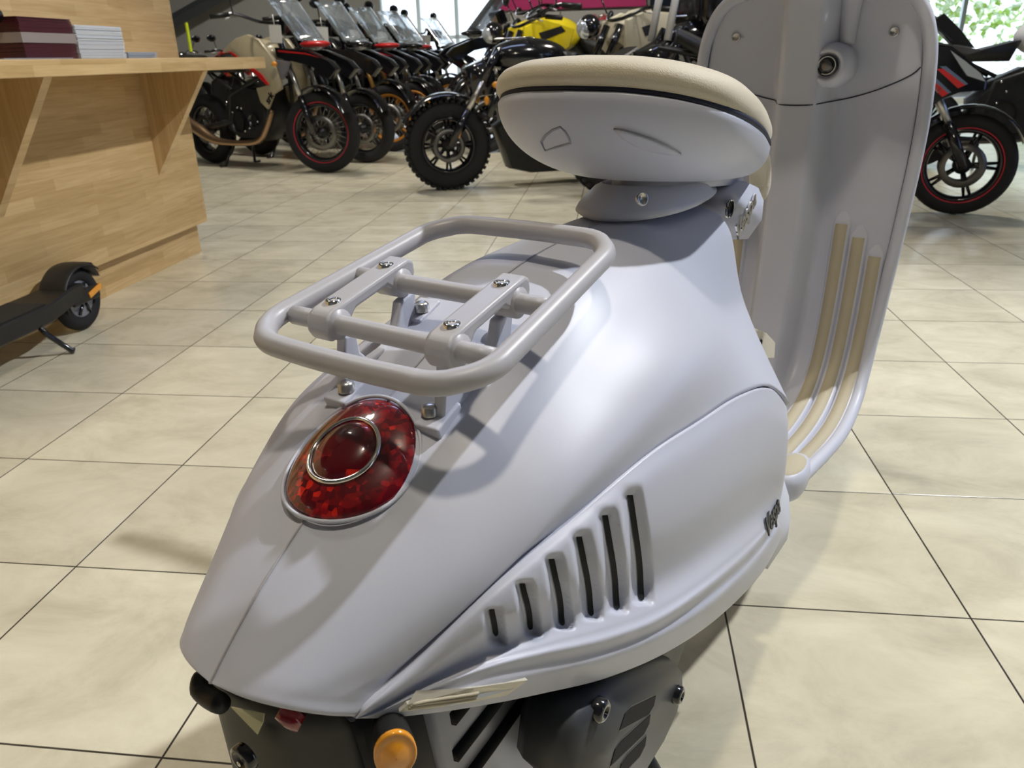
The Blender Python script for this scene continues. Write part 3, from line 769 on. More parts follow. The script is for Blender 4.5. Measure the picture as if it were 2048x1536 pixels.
# key lock in its round boss, right of the column
kl = int(krow(.855)); P0 = plate(-.058, kl)
d_ = np.array([(1655 - 1024) / FPX, -(131 - 768) / FPX, 1.]) @ RC
t_ = (P0[0] - .052) / (d_ @ FW); LK = t_ * d_; LKP = np.array([P0[0] - .052, float(LK @ LF) - OYL, LK[2] + CAMH])
MB().lathe([(.036, .055), (.033, .010), (.026, -.003), (.021, -.004), (.018, .002), (.012, .004), (.0001, .004)], tuple(LKP), 'x', 36).build('lock_boss', M['paint'], sh)
MB().lathe([(.0165, .004), (.0165, -.003), (.014, -.005), (.0125, -.003), (.0105, -.003), (.010, -.005), (.0001, -.005)], tuple(LKP), 'x', 30).build('key_lock', M['blk'], sh)
MB().tube([LKP + np.array([-.0052, .0132 * math.cos(t), .0132 * math.sin(t)]) for t in np.linspace(.3, 5.2, 24)], .0006, 5).build('lock_marking', M['tagw'], sh)
MB().lathe([(.008, 0), (.007, -.0015), (.0001, -.0015)], tuple(LKP + np.array([-.005, 0, 0])), 'x', 20).build('lock_cylinder', M['disc'], sh)
q = [plate(-.058, k, .002) + np.array([-.004, 0, 0]) for k in range(2, kl - 4, 2)]
if len(q) > 3: MB().tube(np.array(q), np.linspace(.02, .012, len(q)), 12, flat=.9).build('column_fairing', M['paint'], sh)
# ribs with beige inlays
ribs = [(-.089, .612), (-.120, .587), (-.151, .557)]
for y0, zt in ribs:
    for sy in (1, -1):
        k0 = int(krow(zt)); ks = range(k0, 150)
        base, inl = [], []
        for k in ks:
            yc = y0 * (1 if k < 118 else pf[k, 2] / pf[118, 2]) * sy
            ww = .0135 * min(1, ((k - k0) / 3.) ** .5 + .25); hh = .008 * min(1, (k - k0) / 3.)
            base.append([plate(yc + e * ww, k, h) for e, h in ((-1.15, -.002), (-1, hh * .8), (-.8, hh), (0, hh * .85), (.8, hh), (1, hh * .8), (1.15, -.002))])
            if k > k0 + 1: inl.append([plate(yc + e * .0105, k, h) for e, h in ((-1, hh - .002), (-.95, hh + .0012), (.95, hh + .0012), (1, hh - .002))])
        rb = MB().grid(base).build('floor_rib', M['paint'], sh)
        MB().grid(inl).build('rib_inlay', M['inlay'], rb)
# small pad at the rear end of the footboard, heel tab by the tunnel
P = np.array(S(1585, 932, -.150))
q = []
for r_k, h in ((.0, .004), (.7, .004), (1, .0), (1.05, -.012), (1.0, -.03), (.8, -.04)):
    q.append([(P[0] + .045 * r_k * math.cos(t), P[1] + .022 * r_k * math.sin(t), P[2] + h) for t in np.linspace(0, 2 * PI, 28, endpoint=False)])
ft = MB().grid(q, cv=True).build('footrest', M['paint'], SC)
MB().grid([[(P[0] + .036 * r_k * math.cos(t), P[1] + .017 * r_k * math.sin(t), P[2] + h) for t in np.linspace(0, 2 * PI, 28, endpoint=False)] for r_k, h in ((.02, .006), (.8, .006), (1, .003))], cv=True).build('footrest_pad', M['inlay'], ft)
yt = -.092
tb = [S(1478, 650, yt), S(1500, 653, yt), S(1530, 666, yt), S(1547, 684, yt), S(1545, 716, yt), S(1480, 716, yt)]
q = MB().prism([(p[0], p[2]) for p in tb], yt - .003, yt + .003, 'xz').build('heel_tab', M['leather'], SC, smooth=False, bevel=.0015)
P = S(1521, 685, yt - .004); MB().lathe([(.0045, 0), (.004, -.0015), (.0001, -.0015)], P, 'y', 14).build('tab_screw', M['slot'], q)
# lower body piece ahead of the cowl
lb_ = [S(1560, 945, -.165), S(1574, 990, -.165), S(1577, 1040, -.165), S(1570, 1080, -.165), S(1530, 1140, -.165), S(1520, 960, -.165)]
MB().prism([(p[0], p[2]) for p in lb_], -.168, .168, 'xz', inset=.03).build('lower_body_panel', M['paint'], SC)
# handlebar, headset and front end, above and ahead of the frame
hb = MB(); hb.grid([[(1.365 + .10 * k * math.cos(t) * 1.0, .16 * k * math.sin(t), z + .03 * math.cos(t)) for t in np.linspace(0, 2 * PI, 28, endpoint=False)] for k, z in ((.02, 1.01), (.75, 1.015), (1, 1.04), (.95, 1.08), (.6, 1.11), (.02, 1.115))], cv=True)
hs_ = hb.build('headset', M['paint'], SC)
MB().tube([(1.30, -.36, 1.05), (1.33, -.2, 1.06), (1.36, 0, 1.06), (1.33, .2, 1.06), (1.30, .36, 1.05)], .016, 12).build('handlebar', M['leather'], SC)
MB().tube([(1.41, 0, 1.02), (1.43, 0, .93), (1.46, 0, .7), (1.55, 0, .45)], .035, 12).build('steering_column', M['paint'], SC)


def wheel(parent, x, r, wdt, rim_m, spokes=10, rim_r=.62, disc=True, tyre_r=None, cast=False, name='wheel', kn=False, stripe=None, rot=None):
    z = r; t = r * (1 - rim_r) / 2 * 1.06; cr = r - t; pr = []
    for a in np.linspace(0, 2 * PI, 17):
        pr.append((cr + t * math.cos(a), wdt / 2 * math.sin(a) * (1 if abs(math.sin(a)) < .98 else .96)))
    wo = empty(name, (x, 0, z), rot or 0, None, None); wo.parent = parent
    MB().lathe(pr, (0, 0, 0), 'y', 44).build('tyre', M['tyre'], wo)
    if kn:
        q = MB()
        for i in range(44):
            a = 2 * PI * i / 44
            for yy in (-.33, 0, .33):
                rad = r - .001 - (.008 if yy else 0); q.box((rad * math.cos(a), yy * wdt * .95, rad * math.sin(a)), (.018, wdt * .22, .024), (-a, 'Y'))
        q.build('tread_blocks', M['tyre'], wo, smooth=False)
    rr = r * rim_r
    MB().lathe([(rr * 1.03, -wdt * .30), (rr * 1.03, -wdt * .36), (rr * .95, -wdt * .3), (rr * .9, -wdt * .1), (rr * .9, wdt * .1), (rr * .95, wdt * .3), (rr * 1.03, wdt * .36), (rr * 1.03, wdt * .30)], (0, 0, 0), 'y', 44).build('rim', rim_m, wo)
    if stripe: 
        for s_y in (-1, 1): MB().tube([(rr * 1.06 * math.cos(a), s_y * wdt * .37, rr * 1.06 * math.sin(a)) for a in np.linspace(0, 2 * PI, 48, endpoint=False)], .0045, 6, closed=True).build('rim_stripe', stripe, wo)
    MB().lathe([(.0001, -wdt * .55), (.025, -wdt * .55), (.028, -.03), (.045, -.03), (.045, .03), (.028, .03), (.025, wdt * .55), (.0001, wdt * .55)], (0, 0, 0), 'y', 18).build('hub', M['eng'], wo)
    q = MB()
    if cast:
        for i in range(spokes):
            a = 2 * PI * i / spokes
            q.tube([(.03 * math.cos(a), .015, .03 * math.sin(a)), (rr * .95 * math.cos(a + .09), 0, rr * .95 * math.sin(a + .09))], [.014, .008], 6)
            q.tube([(.03 * math.cos(a), -.015, .03 * math.sin(a)), (rr * .95 * math.cos(a - .09), 0, rr * .95 * math.sin(a - .09))], [.014, .008], 6)
        q.build('cast_spokes', M['blk'], wo)
    else:
        for i in range(spokes):
            a = 2 * PI * i / spokes
            q.tube([(.04 * math.cos(a + .5), (.03 if i % 2 else -.03), .04 * math.sin(a + .5)), (rr * .92 * math.cos(a), 0, rr * .92 * math.sin(a))], .0022, 4)
        q.build('wire_spokes', M['steel'], wo)
    if disc:
        for s_y in (-1, 1):
            MB().lathe([(rr * .44, 0), (rr * .44, .004), (rr * .62, .004), (rr * .62, 0), (rr * .44, 0)], (0, s_y * wdt * .45, 0), 'y', 32).build('brake_disc', M['disc'], wo)
    return wo


wheel(SC, .60, .238, .13, M['blk'], 5, .60, False, cast=True, name='rear_wheel')
wheel(SC, 1.72, .238, .12, M['blk'], 5, .60, True, cast=True, name='front_wheel')
MB().tube([(1.70, .07, .25), (1.60, .07, .45)], .03, 10).build('front_fork', M['silver'], SC)
fg = [[(1.72 + .27 * math.cos(a), .085 * math.sin(bb), .238 + (.27) * math.sin(a) + .03 * math.cos(bb)) for bb in np.linspace(-PI / 2, PI / 2, 9)] for a in np.linspace(.2, 2.9, 18)]
MB().grid(fg).build('front_fender', M['paint'], SC)
# rear fender, plate holder, indicator, tape
fg = []
for a in np.linspace(math.radians(62), math.radians(186), 24):
    fg.append([(.60 + .268 * math.cos(a), .082 * math.sin(bb), .225 + .262 * math.sin(a) + .02 * math.cos(bb) - .02) for bb in np.linspace(-PI / 2, PI / 2, 11)])
MB().grid(fg).build('rear_fender', M['blackpl'], SC)
q = MB(); oc = [S(440, 1398, 0.0), S(412, 1560, 0.0)]
tpz, btz = .505, .33
# plate holder: faces the rear, slightly tilted
g_ = []
for t in np.linspace(0, 1, 8):
    z = .503 - .19 * t; x = .222 + .010 * t
    g_.append([(x + .03 * abs(s) ** 3, s * (.072 + .010 * t) + .004, z) for s in np.linspace(-1, 1, 13)])
q = MB(); q.grid(g_); ph_ = q.build('plate_holder', M['blackpl'], SC)
so = ph_.modifiers.new('s', 'SOLIDIFY'); so.thickness = .006; so.offset = 1
MB().tube(crom(np.array([S(394, 1346, .034), S(399, 1374, .032), S(418, 1394, .022), S(446, 1410, .006)]), 12), [.002, .004, .005, .006, .007, .007, .007, .007, .007, .007, .007, .006], 12).build('tail_bumper', M['blackpl'], SC)
P = S(493, 1512, -.012)
MB().lathe([(.010, .003), (.010, -.003), (.006, -.004), (.005, -.001), (.0001, -.001)], (P[0] - .002, P[1], P[2]), 'x', 20).build('holder_grommet', M['blk'], ph_)
MB().lathe([(.002, -.005), (.0001, -.006)], (P[0] - .002, P[1] - .001, P[2]), 'x', 10).build('grommet_pin', M['chrome'], ph_)
tp = [S(478, 1402, -.018), S(543, 1416, -.034), S(541, 1432, -.035), S(530, 1456, -.032)]
tp = [(p[0] - .006, p[1], p[2]) for p in tp]
MB().add(tp + [(p[0] + .0008, p[1], p[2]) for p in tp], [(0, 1, 2, 3), (4, 7, 6, 5), (0, 4, 5, 1), (1, 5, 6, 2), (2, 6, 7, 3), (3, 7, 4, 0)]).build('tape_piece', M['tape'], SC, smooth=False)
P1, P2 = np.array(S(556, 1424, -.040)), np.array(S(602, 1447, -.052))
MB().tube([P1, (P1 + P2) / 2, P2], [.004, .006, .006], 12).build('plate_lamp', M['lens2'], SC)
P = np.array(S(790, 1503, -.105)); n_ = np.array([-.62, -.75, .12]); n_ /= np.linalg.norm(n_)
ex = np.cross(n_, [0, 0, 1]); ex /= np.linalg.norm(ex); ez = np.cross(ex, n_)
def ind(prs): return [[P + ex * r * .0125 * math.cos(t) + ez * r * .0155 * math.sin(t) + n_ * h for t in np.linspace(0, 2 * PI, 30, endpoint=False)] for r, h in prs]
io = MB().grid(ind([(.5, -.04), (.8, -.03), (1.05, -.006), (1.08, 0)]), cv=True).build('turn_indicator', M['blackpl'], SC)
MB().grid(ind([(1.06, -.001), (1.06, .003), (.96, .004), (.9, .003), (.6, .006), (.02, .007)]), cv=True).build('indicator_lens', M['amber'], io)
MB().tube([P - n_ * .03, np.array([.33, -.03, .43])], .012, 12).build('indicator_stem', M['blackpl'], io)
# engine side: cooling cowl with fins, exhaust cover
MB().prism([(.25, .485), (.40, .50), (.42, .30), (.30, .28), (.262, .36)], -.078, .06, 'xz', inset=.03).build('undertail_cover', M['blackpl'], SC)
ev = MB(); ev.prism([(.30, .50), (.40, .50), (.48, .45), (.48, .30), (.40, .26), (.33, .30)], -.088, -.05, 'xz', inset=.03); eo = ev.build('cooling_cowl', M['silver'], SC)
for i in range(4):
    z = .475 - .036 * i; MB().tube([(.325, -.0885, z - .005), (.37, -.0885, z), (.43, -.0885, z + .010)], .006, 8, flat=1).build('cooling_slot', M['slot'], eo)
my = -.15
mo = [S(x, y, my) for x, y in ((1128, 1560), (1140, 1470), (1160, 1425), (1195, 1390), (1240, 1352), (1300, 1328), (1350, 1320), (1362, 1335), (1364, 1375), (1352, 1420), (1325, 1480), (1285, 1545), (1240, 1590), (1170, 1600))]
O = [(p[0], p[2]) for p in mo]
mf = MB().prism(O, my - .004, my + .05, 'xz', inset=.07).build('exhaust_cover', M['muff'], SC)
mc = np.mean(np.array(O), 0)
def moff(px, py, o=.0055): p = S(px, py, my - o); return p
for (a, e) in (((1249, 1441), (1308, 1410)), ((1230, 1512), (1298, 1448)), ((1243, 1540), (1290, 1492))):
    A_, B_ = np.array(moff(*a)), np.array(moff(*e)); d = (B_ - A_); d /= np.linalg.norm(d); nn = np.array([-d[2], 0, d[0]]) * .0085
    for k, m_, nm in ((1.25, M['silver'], 'slot_lip'), (1, M['slot'], 'cover_slot')):
        pts = [A_ - nn * k - d * .003 * k, A_ + nn * k * .6, A_ + nn * k + d * .012, B_ + nn * k + d * .002, B_ - nn * .2 * k + d * .004 * k, B_ - nn * k - d * .006]
        MB().prism([(p[0], p[2]) for p in pts], my - (.0046 if k == 1 else .0042), my, 'xz').build(nm, M['muff'] if nm == 'slot_lip' else m_, mf, smooth=False)
for px, py in ((1197, 1418), (1352, 1388)):
    P = moff(px, py, .004); MB().lathe([(.010, .003), (.010, -.005), (.0075, -.007), (.005, -.007), (.004, -.003), (.0001, -.003)], P, 'y', 22).build('cover_bolt', M['blk'], mf)
MB().prism([(.56, .34), (.72, .35), (.74, .28), (.66, .22), (.56, .24)], -.13, .0, 'xz', inset=.04).build('engine_case', M['blackpl'], SC)
MB().tube([(.62, .10, .16), (.60, .17, .02)], .011, 8).build('centre_stand', M['blackpl'], SC)
MB().tube([(.62, -.10, .16), (.66, -.15, .02)], .011, 8).build('centre_stand', M['blackpl'], SC)


# ------------------------------------------------------------------ motorcycles
def P3(p, y): return (p[0], y, p[1])


def plate3(out, y0, y1, name, m, par, inset=.06):
    return MB().prism(out, y0, y1, 'xz', inset=inset).build(name, m, par, ang=50)


def motorcycle(front, head, label, kind='adventure', c1='beige', c2='red', rf=.325, rr=.31, wb=1.55, rimm='blk', spokes=28, steer=0.0, tagon=True, screen='glass', group=None, fork='steel', stripe=None, cast=False, detail=True, lean=0, disc=True, scale=1, stand='centre'):
    rz = math.atan2(head[1], head[0])
    R = empty('motorcycle', (front[0], front[1], 0), rz, label, 'motorcycle', group); R.scale = (scale,) * 3
    R.rotation_euler = (lean, 0, rz)
    m1, m2 = M[c1], M[c2]
    fw = .11 if kind != 'cruiser' else .15
    wheel(R, 0, rf, fw, M[rimm], spokes, .70 if kind != 'cruiser' else .60, disc, cast=cast, name='front_wheel', kn=(kind == 'cruiser'), stripe=M[stripe] if stripe else None, rot=steer)
    wheel(R, -wb, rr, .16, M[rimm], spokes, .66, disc, cast=cast, name='rear_wheel')
    top = {'adventure': (-.30, 1.08), 'cruiser': (-.36, .92), 'sport': (-.30, .86), 'naked': (-.3, .95)}[kind]
    for s_ in (-1, 1):
        yy = s_ * (fw / 2 + .045)
        MB().tube([(0, yy, rf), (top[0] * .36, yy, rf + (top[1] - rf) * .38)], .028, 10).build('fork_leg', M['blk'], R)
        MB().tube([(top[0] * .34, yy, rf + (top[1] - rf) * .36), (top[0] * .7, yy, rf + (top[1] - rf) * .7)], .021, 10).build('fork_tube', M[fork], R)
        MB().tube([(top[0] * .68, yy, rf + (top[1] - rf) * .68), (top[0], yy, top[1])], .027, 10).build('fork_upper', M['blk'], R)
    # fender
    a0, a1 = (25, 130) if kind != 'sport' else (20, 150)
    g_ = [[((rf + .03) * math.cos(a), (fw * .62) * math.sin(bb), rf + (rf + .03) * math.sin(a) + .02 * math.cos(bb)) for bb in np.linspace(-PI / 2, PI / 2, 9)] for a in np.radians(np.linspace(a0, a1, 14))]
    MB().grid(g_).build('front_fender', M['blk'], R)
    # frame and engine
    q = MB()
    for s_ in (-.13, .13):
        q.tube([(-.38, s_ * .4, .86), (-.62, s_, .74), (-.98, s_ * 1.1, .62), (-1.04, s_, .36)], .02, 8)
        q.tube([(-.40, s_ * .4, .80), (-.50, s_, .52), (-.62, s_, .26), (-.95, s_, .24)], .017, 8)
        q.tube([(-.98, s_ * .9, .66), (-1.35, s_ * .7, .84), (-1.7, s_ * .6, .90)], .014, 8)
        q.tube([(-1.02, s_, .40), (-wb, s_ * .9, rr)], .028, 8)
    q.build('frame', M['blackpl'], R)
    e = MB()
    e.prism([(-.50, .50), (-.56, .68), (-.80, .72), (-1.0, .62), (-1.12, .50), (-1.10, .32), (-.95, .24), (-.66, .24), (-.54, .34)], -.15, .15, 'xz', inset=.12)
    eo = e.build('engine', M['eng'], R, ang=50)
    if detail:
        for s_ in (-1, 1):
            MB().lathe([(.0001, .03), (.06, .03), (.085, .015), (.095, -.02)], (-.90, s_ * .155, .40), 'y', 24).build('clutch_cover', M['eng'], eo)
            MB().lathe([(.0001, .02), (.045, .02), (.06, -.02)], (-.68, s_ * .155, .42), 'y', 20).build('crank_cover', M['blk'], eo)
        q = MB()
        for k in range(7): q.box((-.66, 0, .56 + .02 * k), (.2, .28, .006))
        q.build('cooling_fins', M['eng'], eo, smooth=False)
        rr2 = random.Random(int(front[0] * 100) + 5)
        bolt = MB().ell((0, 0, 0), (.009, .009, .009), 8).build('engine_bolt', M['chrome'], eo)
        bolt.location = (-.95, -.165, .48)
        for k in range(11):
            c = bolt.copy(); col.objects.link(c); c.parent = eo; c.location = (rr2.uniform(-1.05, -.55), (-1, 1)[k % 2] * .162, rr2.uniform(.30, .64))
    q = MB().tube(crom(np.array([(-.50, -.10, .50), (-.56, -.13, .36), (-.66, -.15, .25), (-.90, -.16, .22), (-1.25, -.17, .23), (-1.5, -.18, .33), (-1.8, -.19, .45)]), 30), list(np.linspace(.022, .026, 18)) + list(np.linspace(.03, .052, 6)) + [.052] * 6, 12)
    q.build('exhaust', M['pipe' if kind == 'adventure' else 'blk'], R)
    # handlebar
    hx, hz = (top[0] - .25, top[1] + .12) if kind == 'adventure' else ((top[0] - .32, top[1] + .22) if kind == 'cruiser' else (top[0] - .06, top[1] + .06))
    hb = MB().tube(crom(np.array([(hx - .15, -.40, hz + .02), (hx - .06, -.26, hz + .04), (hx + .05, -.1, hz - .02), (hx + .05, .1, hz - .02), (hx - .06, .26, hz + .04), (hx - .15, .40, hz + .02)]), 24), .013, 8).build('handlebar', M['blk'], R)
    for s_ in (-1, 1):
        MB().tube([(hx - .155, s_ * .42, hz + .02), (hx - .08, s_ * .29, hz + .035)], .019, 10).build('grip', M['blackpl'], hb)
        MB().tube([(hx + .0, s_ * .40, hz + .0), (hx - .0, s_ * .27, hz + .02)], .006, 6).build('lever', M['steel'], hb)
        mr = MB().tube([(hx - .04, s_ * .28, hz + .03), (hx + .0, s_ * .33, hz + .16)], .006, 6).build('mirror_stem', M['blk'], hb)
        MB().ell((hx + .0, s_ * .36, hz + .19), (.016, .07, .045), 12).build('mirror', M['blk'], hb)
        MB().ell((hx - .008, s_ * .36, hz + .19), (.011, .06, .037), 12).build('mirror_face', M['mirror'], hb)
        MB().ell((top[0] + .04, s_ * .20, top[1] - .22), (.03, .022, .022), 8).build('turn_signal', M['amber'], R)
    # bodywork
    if kind == 'adventure':
        side = [(-.98, .965), (-.86, 1.03), (-.77, 1.065), (-.61, 1.09), (-.47, 1.05), (-.32, .90), (-.27, .72), (-.27, .67), (-.38, .63), (-.48, .51), (-.55, .56), (-.58, .67), (-.40, .70), (-.53, .79), (-.83, .955)]
        MB().ell((-.68, 0, .94), (.27, .15, .12), 18).build('fuel_tank', m1, R)
        for s_ in (-1, 1):
            o = plate3(side, s_ * .125, s_ * .165, 'side_panel', m1, R, .03)
            plate3([(-.89, .972), (-.83, .958), (-.48, .785), (-.40, .705), (-.43, .70), (-.56, .785)], s_ * .163, s_ * .172, 'side_stripe', m2, o, 0)
            f = plate3([(-.33, .985), (.06, .955), (.31, .87), (.38, .81), (.29, .74), (.09, .84), (-.17, .885), (-.32, .91)], s_ * .07, s_ * .13, 'beak_panel', M['blk'], R, .03)
            plate3([(-.28, .965), (.05, .935), (.20, .90), (.05, .925), (-.28, .95)], s_ * .128, s_ * .134, 'beak_stripe', m2, f, 0)
            plate3([(-.31, .89), (-.15, .875), (-.20, .80), (-.26, .74)], s_ * .12, s_ * .15, 'radiator_scoop', M['silver'], R, .03)
        MB().ell((.02, 0, 1.0), (.15, .10, .03), 14).build('front_beak', m2, R)
        q = MB().ell((.03, 0, 1.0), (.09, .075, .05), 12).build('headlight', M['lamp'], R)
        sc_ = [[(.10 - .30 * t + .25 * (v * v) * -.5, v * (.13 + .02 * t), 1.03 + .32 * t) for v in np.linspace(-1, 1, 9)] for t in np.linspace(0, 1, 8)]
        so = MB().grid(sc_).build('windscreen', M[screen], R); md = so.modifiers.new('s', 'SOLIDIFY'); md.thickness = .006
        MB().box((-.24, 0, 1.14), (.10, .20, .13), (.4, 'Y')).build('instrument_pod', M['blk'], R, smooth=False, bevel=.02)
        st_ = [(-1.0, .93), (-1.25, .86), (-1.5, .88), (-1.85, .96), (-1.9, .92), (-1.5, .80), (-1.1, .80), (-.95, .86)]
    elif kind == 'cruiser':
        MB().ell((-.60, 0, .87), (.29, .14, .12), 20).build('fuel_tank', m1, R)
        MB().tube([(-.36, .0, .985), (-.62, 0, .995), (-.84, 0, .90)], .006, 6).build('tank_trim', M['chrome'], R)
        MB().prism([(-.13, .80), (-.26, .86), (-.34, .78), (-.32, .63), (-.17, .62), (-.15, .73)], -.13, .13, 'xz', inset=.12).build('headlight_cowl', M['blk'], R)
        st_ = [(-.82, .90), (-.95, .84), (-1.2, .83), (-1.38, .92), (-1.42, .86), (-1.2, .76), (-.9, .76)]
        plate3([(-.33, .42), (-.43, .13), (-.59, .09), (-1.1, .09), (-1.15, .2), (-.6, .2), (-.45, .5)], -.1, .1, 'lower_cowl', M['blackpl'], R, .05)
        MB().box((-1.75, 0, .70), (.4, .18, .10)).build('rear_fender', M['blk'], R, bevel=.04)
        for s_ in (-1, 1):
            MB().box((-.06 * 1, s_ * .135, .40), (.03, .01, .075), (-.35, 'Y')).build('fork_reflector', M['amber'], R, smooth=False)
            MB().ell((-.26, s_ * .15, .60), (.02, .015, .03), 8).build('marker_lamp', M['amber'], R)
    elif kind == 'sport':
        MB().ell((-.60, 0, .88), (.27, .14, .12), 18).build('fuel_tank', m2, R)
        fa = [(-.85, .70), (-.60, .74), (-.35, .77), (-.22, .80), (-.22, .88), (-.16, .87), (-.05, .79), (.03, .70), (.03, .66), (-.08, .65), (-.15, .62), (-.21, .58), (-.30, .55), (-.55, .38), (-.85, .30), (-1.05, .34), (-.95, .5)]
        for s_ in (-1, 1):
            f = plate3(fa, s_ * .10, s_ * .155, 'side_fairing', M['blk'], R, .03)
            for pts in ([(-.33, .765), (-.29, .765), (-.14, .645), (-.165, .628)], [(-.215, .765), (-.185, .765), (-.07, .685), (-.10, .67)], [(-.36, .72), (-.33, .67), (-.23, .60), (-.21, .60), (-.30, .69)]):
                plate3(pts, s_ * .153, s_ * .161, 'red_stripe', M['red'], f, 0)
                off = [(p[0] + .012, p[1] + .012) for p in pts[:2]] + [(pts[2][0] + .012, pts[2][1] + .006), pts[2], pts[1]]
                plate3(off, s_ * .153, s_ * .160, 'blue_pinstripe', M['blue'], f, 0)
            plate3([(-.27, .715), (-.25, .735), (-.17, .665), (-.19, .648)], s_ * .153, s_ * .161, 'race_label', M['tagw'], f, 0)
            plate3([(-.17, .855), (-.09, .80), (-.01, .74), (.02, .70), (-.07, .73)], s_ * .05, s_ * .162, 'headlight', M['lamp'], R, .02)
            plate3([(-.28, .99), (-.22, 1.03), (-.13, .95), (-.05, .86), (-.16, .88)], s_ * .03, s_ * .10, 'upper_fairing', M['blk'], R, .05)
        sc_ = [[(-.10 - .24 * t - .07 * v * v, v * .11, .90 + .19 * t) for v in np.linspace(-1, 1, 9)] for t in np.linspace(0, 1, 8)]
        so = MB().grid(sc_).build('windscreen', M['smoke'], R); md = so.modifiers.new('s', 'SOLIDIFY'); md.thickness = .005
        st_ = [(-.85, .84), (-1.1, .80), (-1.3, .86), (-1.6, 1.0), (-1.6, .93), (-1.3, .76), (-.9, .74)]
    else:
        MB().ell((-.60, 0, .92), (.29, .17, .15), 18).build('fuel_tank', m1, R)
        for s_ in (-1, 1):
            plate3([(-.30, .98), (-.45, 1.04), (-.75, .96), (-.70, .82), (-.42, .70), (-.30, .80)], s_ * .14, s_ * .19, 'tank_shroud', m1, R, .05)
            plate3([(-.42, .93), (-.62, .98), (-.66, .94), (-.45, .87)], s_ * .187, s_ * .196, 'shroud_vent', M['blackpl'], R, 0)
        MB().ell((-.075, 0, .93), (.07, .075, .07), 14).build('headlight', M['lamp'], R)
        MB().ell((-.10, 0, .94), (.08, .09, .085), 14).build('headlight_shell', M['blk'], R)
        st_ = [(-.85, .90), (-1.1, .84), (-1.4, .90), (-1.65, 1.0), (-1.6, .90), (-1.3, .76), (-.9, .76)]
    MB().prism(st_, -.13, .13, 'xz', inset=.08).build('seat', M['blackpl'], R)
    q = MB()
    if stand == 'centre':
        q.tube([(-1.08, .10, .26), (-1.18, .16, .01), (-1.18, .22, .01)], .013, 8); q.tube([(-1.08, -.10, .26), (-1.18, -.16, .01), (-1.18, -.22, .01)], .013, 8)
    else: q.tube([(-.95, .12, .28), (-.93, .26, .012)], .012, 8)
    q.build('stand', M['blk'], R)
    if tagon:
        t = MB().box((-.20, -.20, 1.08), (.14, .004, .13), (.06, 'Y')).build('price_tag', M['tagw'], R, smooth=False)
        MB().tube([(-.22, -.19, 1.22), (-.20, -.20, 1.14)], .003, 5).build('tag_string', M['tagw'], t)
    return R


BK = motorcycle((-1.523, 6.826), (.808, -.589), 'beige adventure motorcycle with a red stripe, nearest of the row and beside the counter', steer=.42, stripe='redrim', group=None)
text('srk', 'side_lettering', M['blk'], .085, .002, BK, frame((-.42, -.168, .60), (.75, 0, .66), (-.66, 0, .75)), bold=.002)
MB().box((-1.02, -.43, 1.08), (.018, .018, .22)).build('neon_strap', M['neon'], BK, smooth=False)
row = [((-1.285, 7.457), 'steel', 'blk', 'second motorcycle of the row, black with a wire wheel, right behind the beige one', 'glass', .30),
       ((-1.16, 8.35), 'gold', 'orange', 'black adventure motorcycle with an orange rim, third in the row', 'glass', .325),
       ((-1.00, 9.10), 'steel', 'orange', 'dark motorcycle with a clear tall windscreen and orange rim, fourth in the row', 'glass', .325),
       ((-.98, 9.95), 'gold', 'orange', 'red fronted motorcycle with an orange rim, fifth in the row', 'glass', .325),
       ((-.70, 10.85), 'steel', 'orange', 'dark motorcycle with a muted orange rim, last of the row before the window', 'glass', .325)]
for i, (p, fk, rm, lab, scn, rf_) in enumerate(row):
    motorcycle(p, (.80, -.60), lab, c1='blk', c2='red' if i in (1, 3) else 'blk', rimm=rm, fork=fk, screen=scn, detail=(i < 2), rf=rf_, group=None, steer=.32)
motorcycle((-.414, 5.757), (-.971, -.239), 'black cruiser motorcycle with a fat knobbly front tyre behind the seat', kind='cruiser', c1='blk', rimm='blk', cast=True, spokes=8, rf=.305, rr=.30, wb=1.55, tagon=False, stand='side')
motorcycle((2.50, 4.40), (.9165, -.40), 'black sport motorcycle with red stripes at right of the leg shield', kind='sport', c1='blk', c2='red', rimm='blk', cast=True, spokes=5, rf=.268, rr=.268, wb=1.35, tagon=False, stripe='redrim', stand='side')
motorcycle((-.2, 8.0), (-.93, -.37), scale=1.15, label='naked motorcycle with a yellow tank behind the black cruiser', kind='naked', c1='yellow', rimm='blk', cast=True, spokes=6, rf=.30, rr=.3, wb=1.45, tagon=False, stand='side')
motorcycle((4.55, 5.9), (.95, -.30), 'grey and black motorcycle cut off by the right edge', kind='naked', c1='white', rimm='blk', cast=True, spokes=6, rf=.29, rr=.29, wb=1.4, tagon=False, stand='side')

BC = motorcycle((.72, 5.35), (-.95, -.30), 'big black cruiser motorcycle with a top case, between the scooter seat and the leg shield', kind='cruiser', c1='blk', rimm='blk', cast=True, spokes=8, rf=.30, rr=.30, wb=1.55, tagon=False, stand='side', scale=1.1)
MB().box((-.66, 0, 1.06), (.46, .40, .30)).build('top_case', M['blk'], BC, bevel=.07, smooth=True)
for s_ in (-1, 1): MB().tube([(-.26, s_ * .10, .86), (-.34, s_ * .10, 1.30)], .022, 10).build('screen_bracket', M['white'], BC)
NC = motorcycle((.60, 7.0), (-.92, -.38), 'cream motorcycle with a cream side bag, behind the seat', kind='naked', c1='cream', rimm='blk', cast=True, spokes=6, rf=.30, rr=.3, wb=1.45, tagon=False, stand='side', scale=1.15)
MB().box((-.70, -.0, .94), (.42, .42, .24)).build('side_bag', M['cream'], NC, bevel=.05, smooth=True)
motorcycle((-4.35, 11.6), (.7, -.7), 'distant motorcycle just right of the counter edge by the grey wall', kind='naked', c1='blk', rimm='blk', cast=True, spokes=6, tagon=False, detail=False, stand='side')
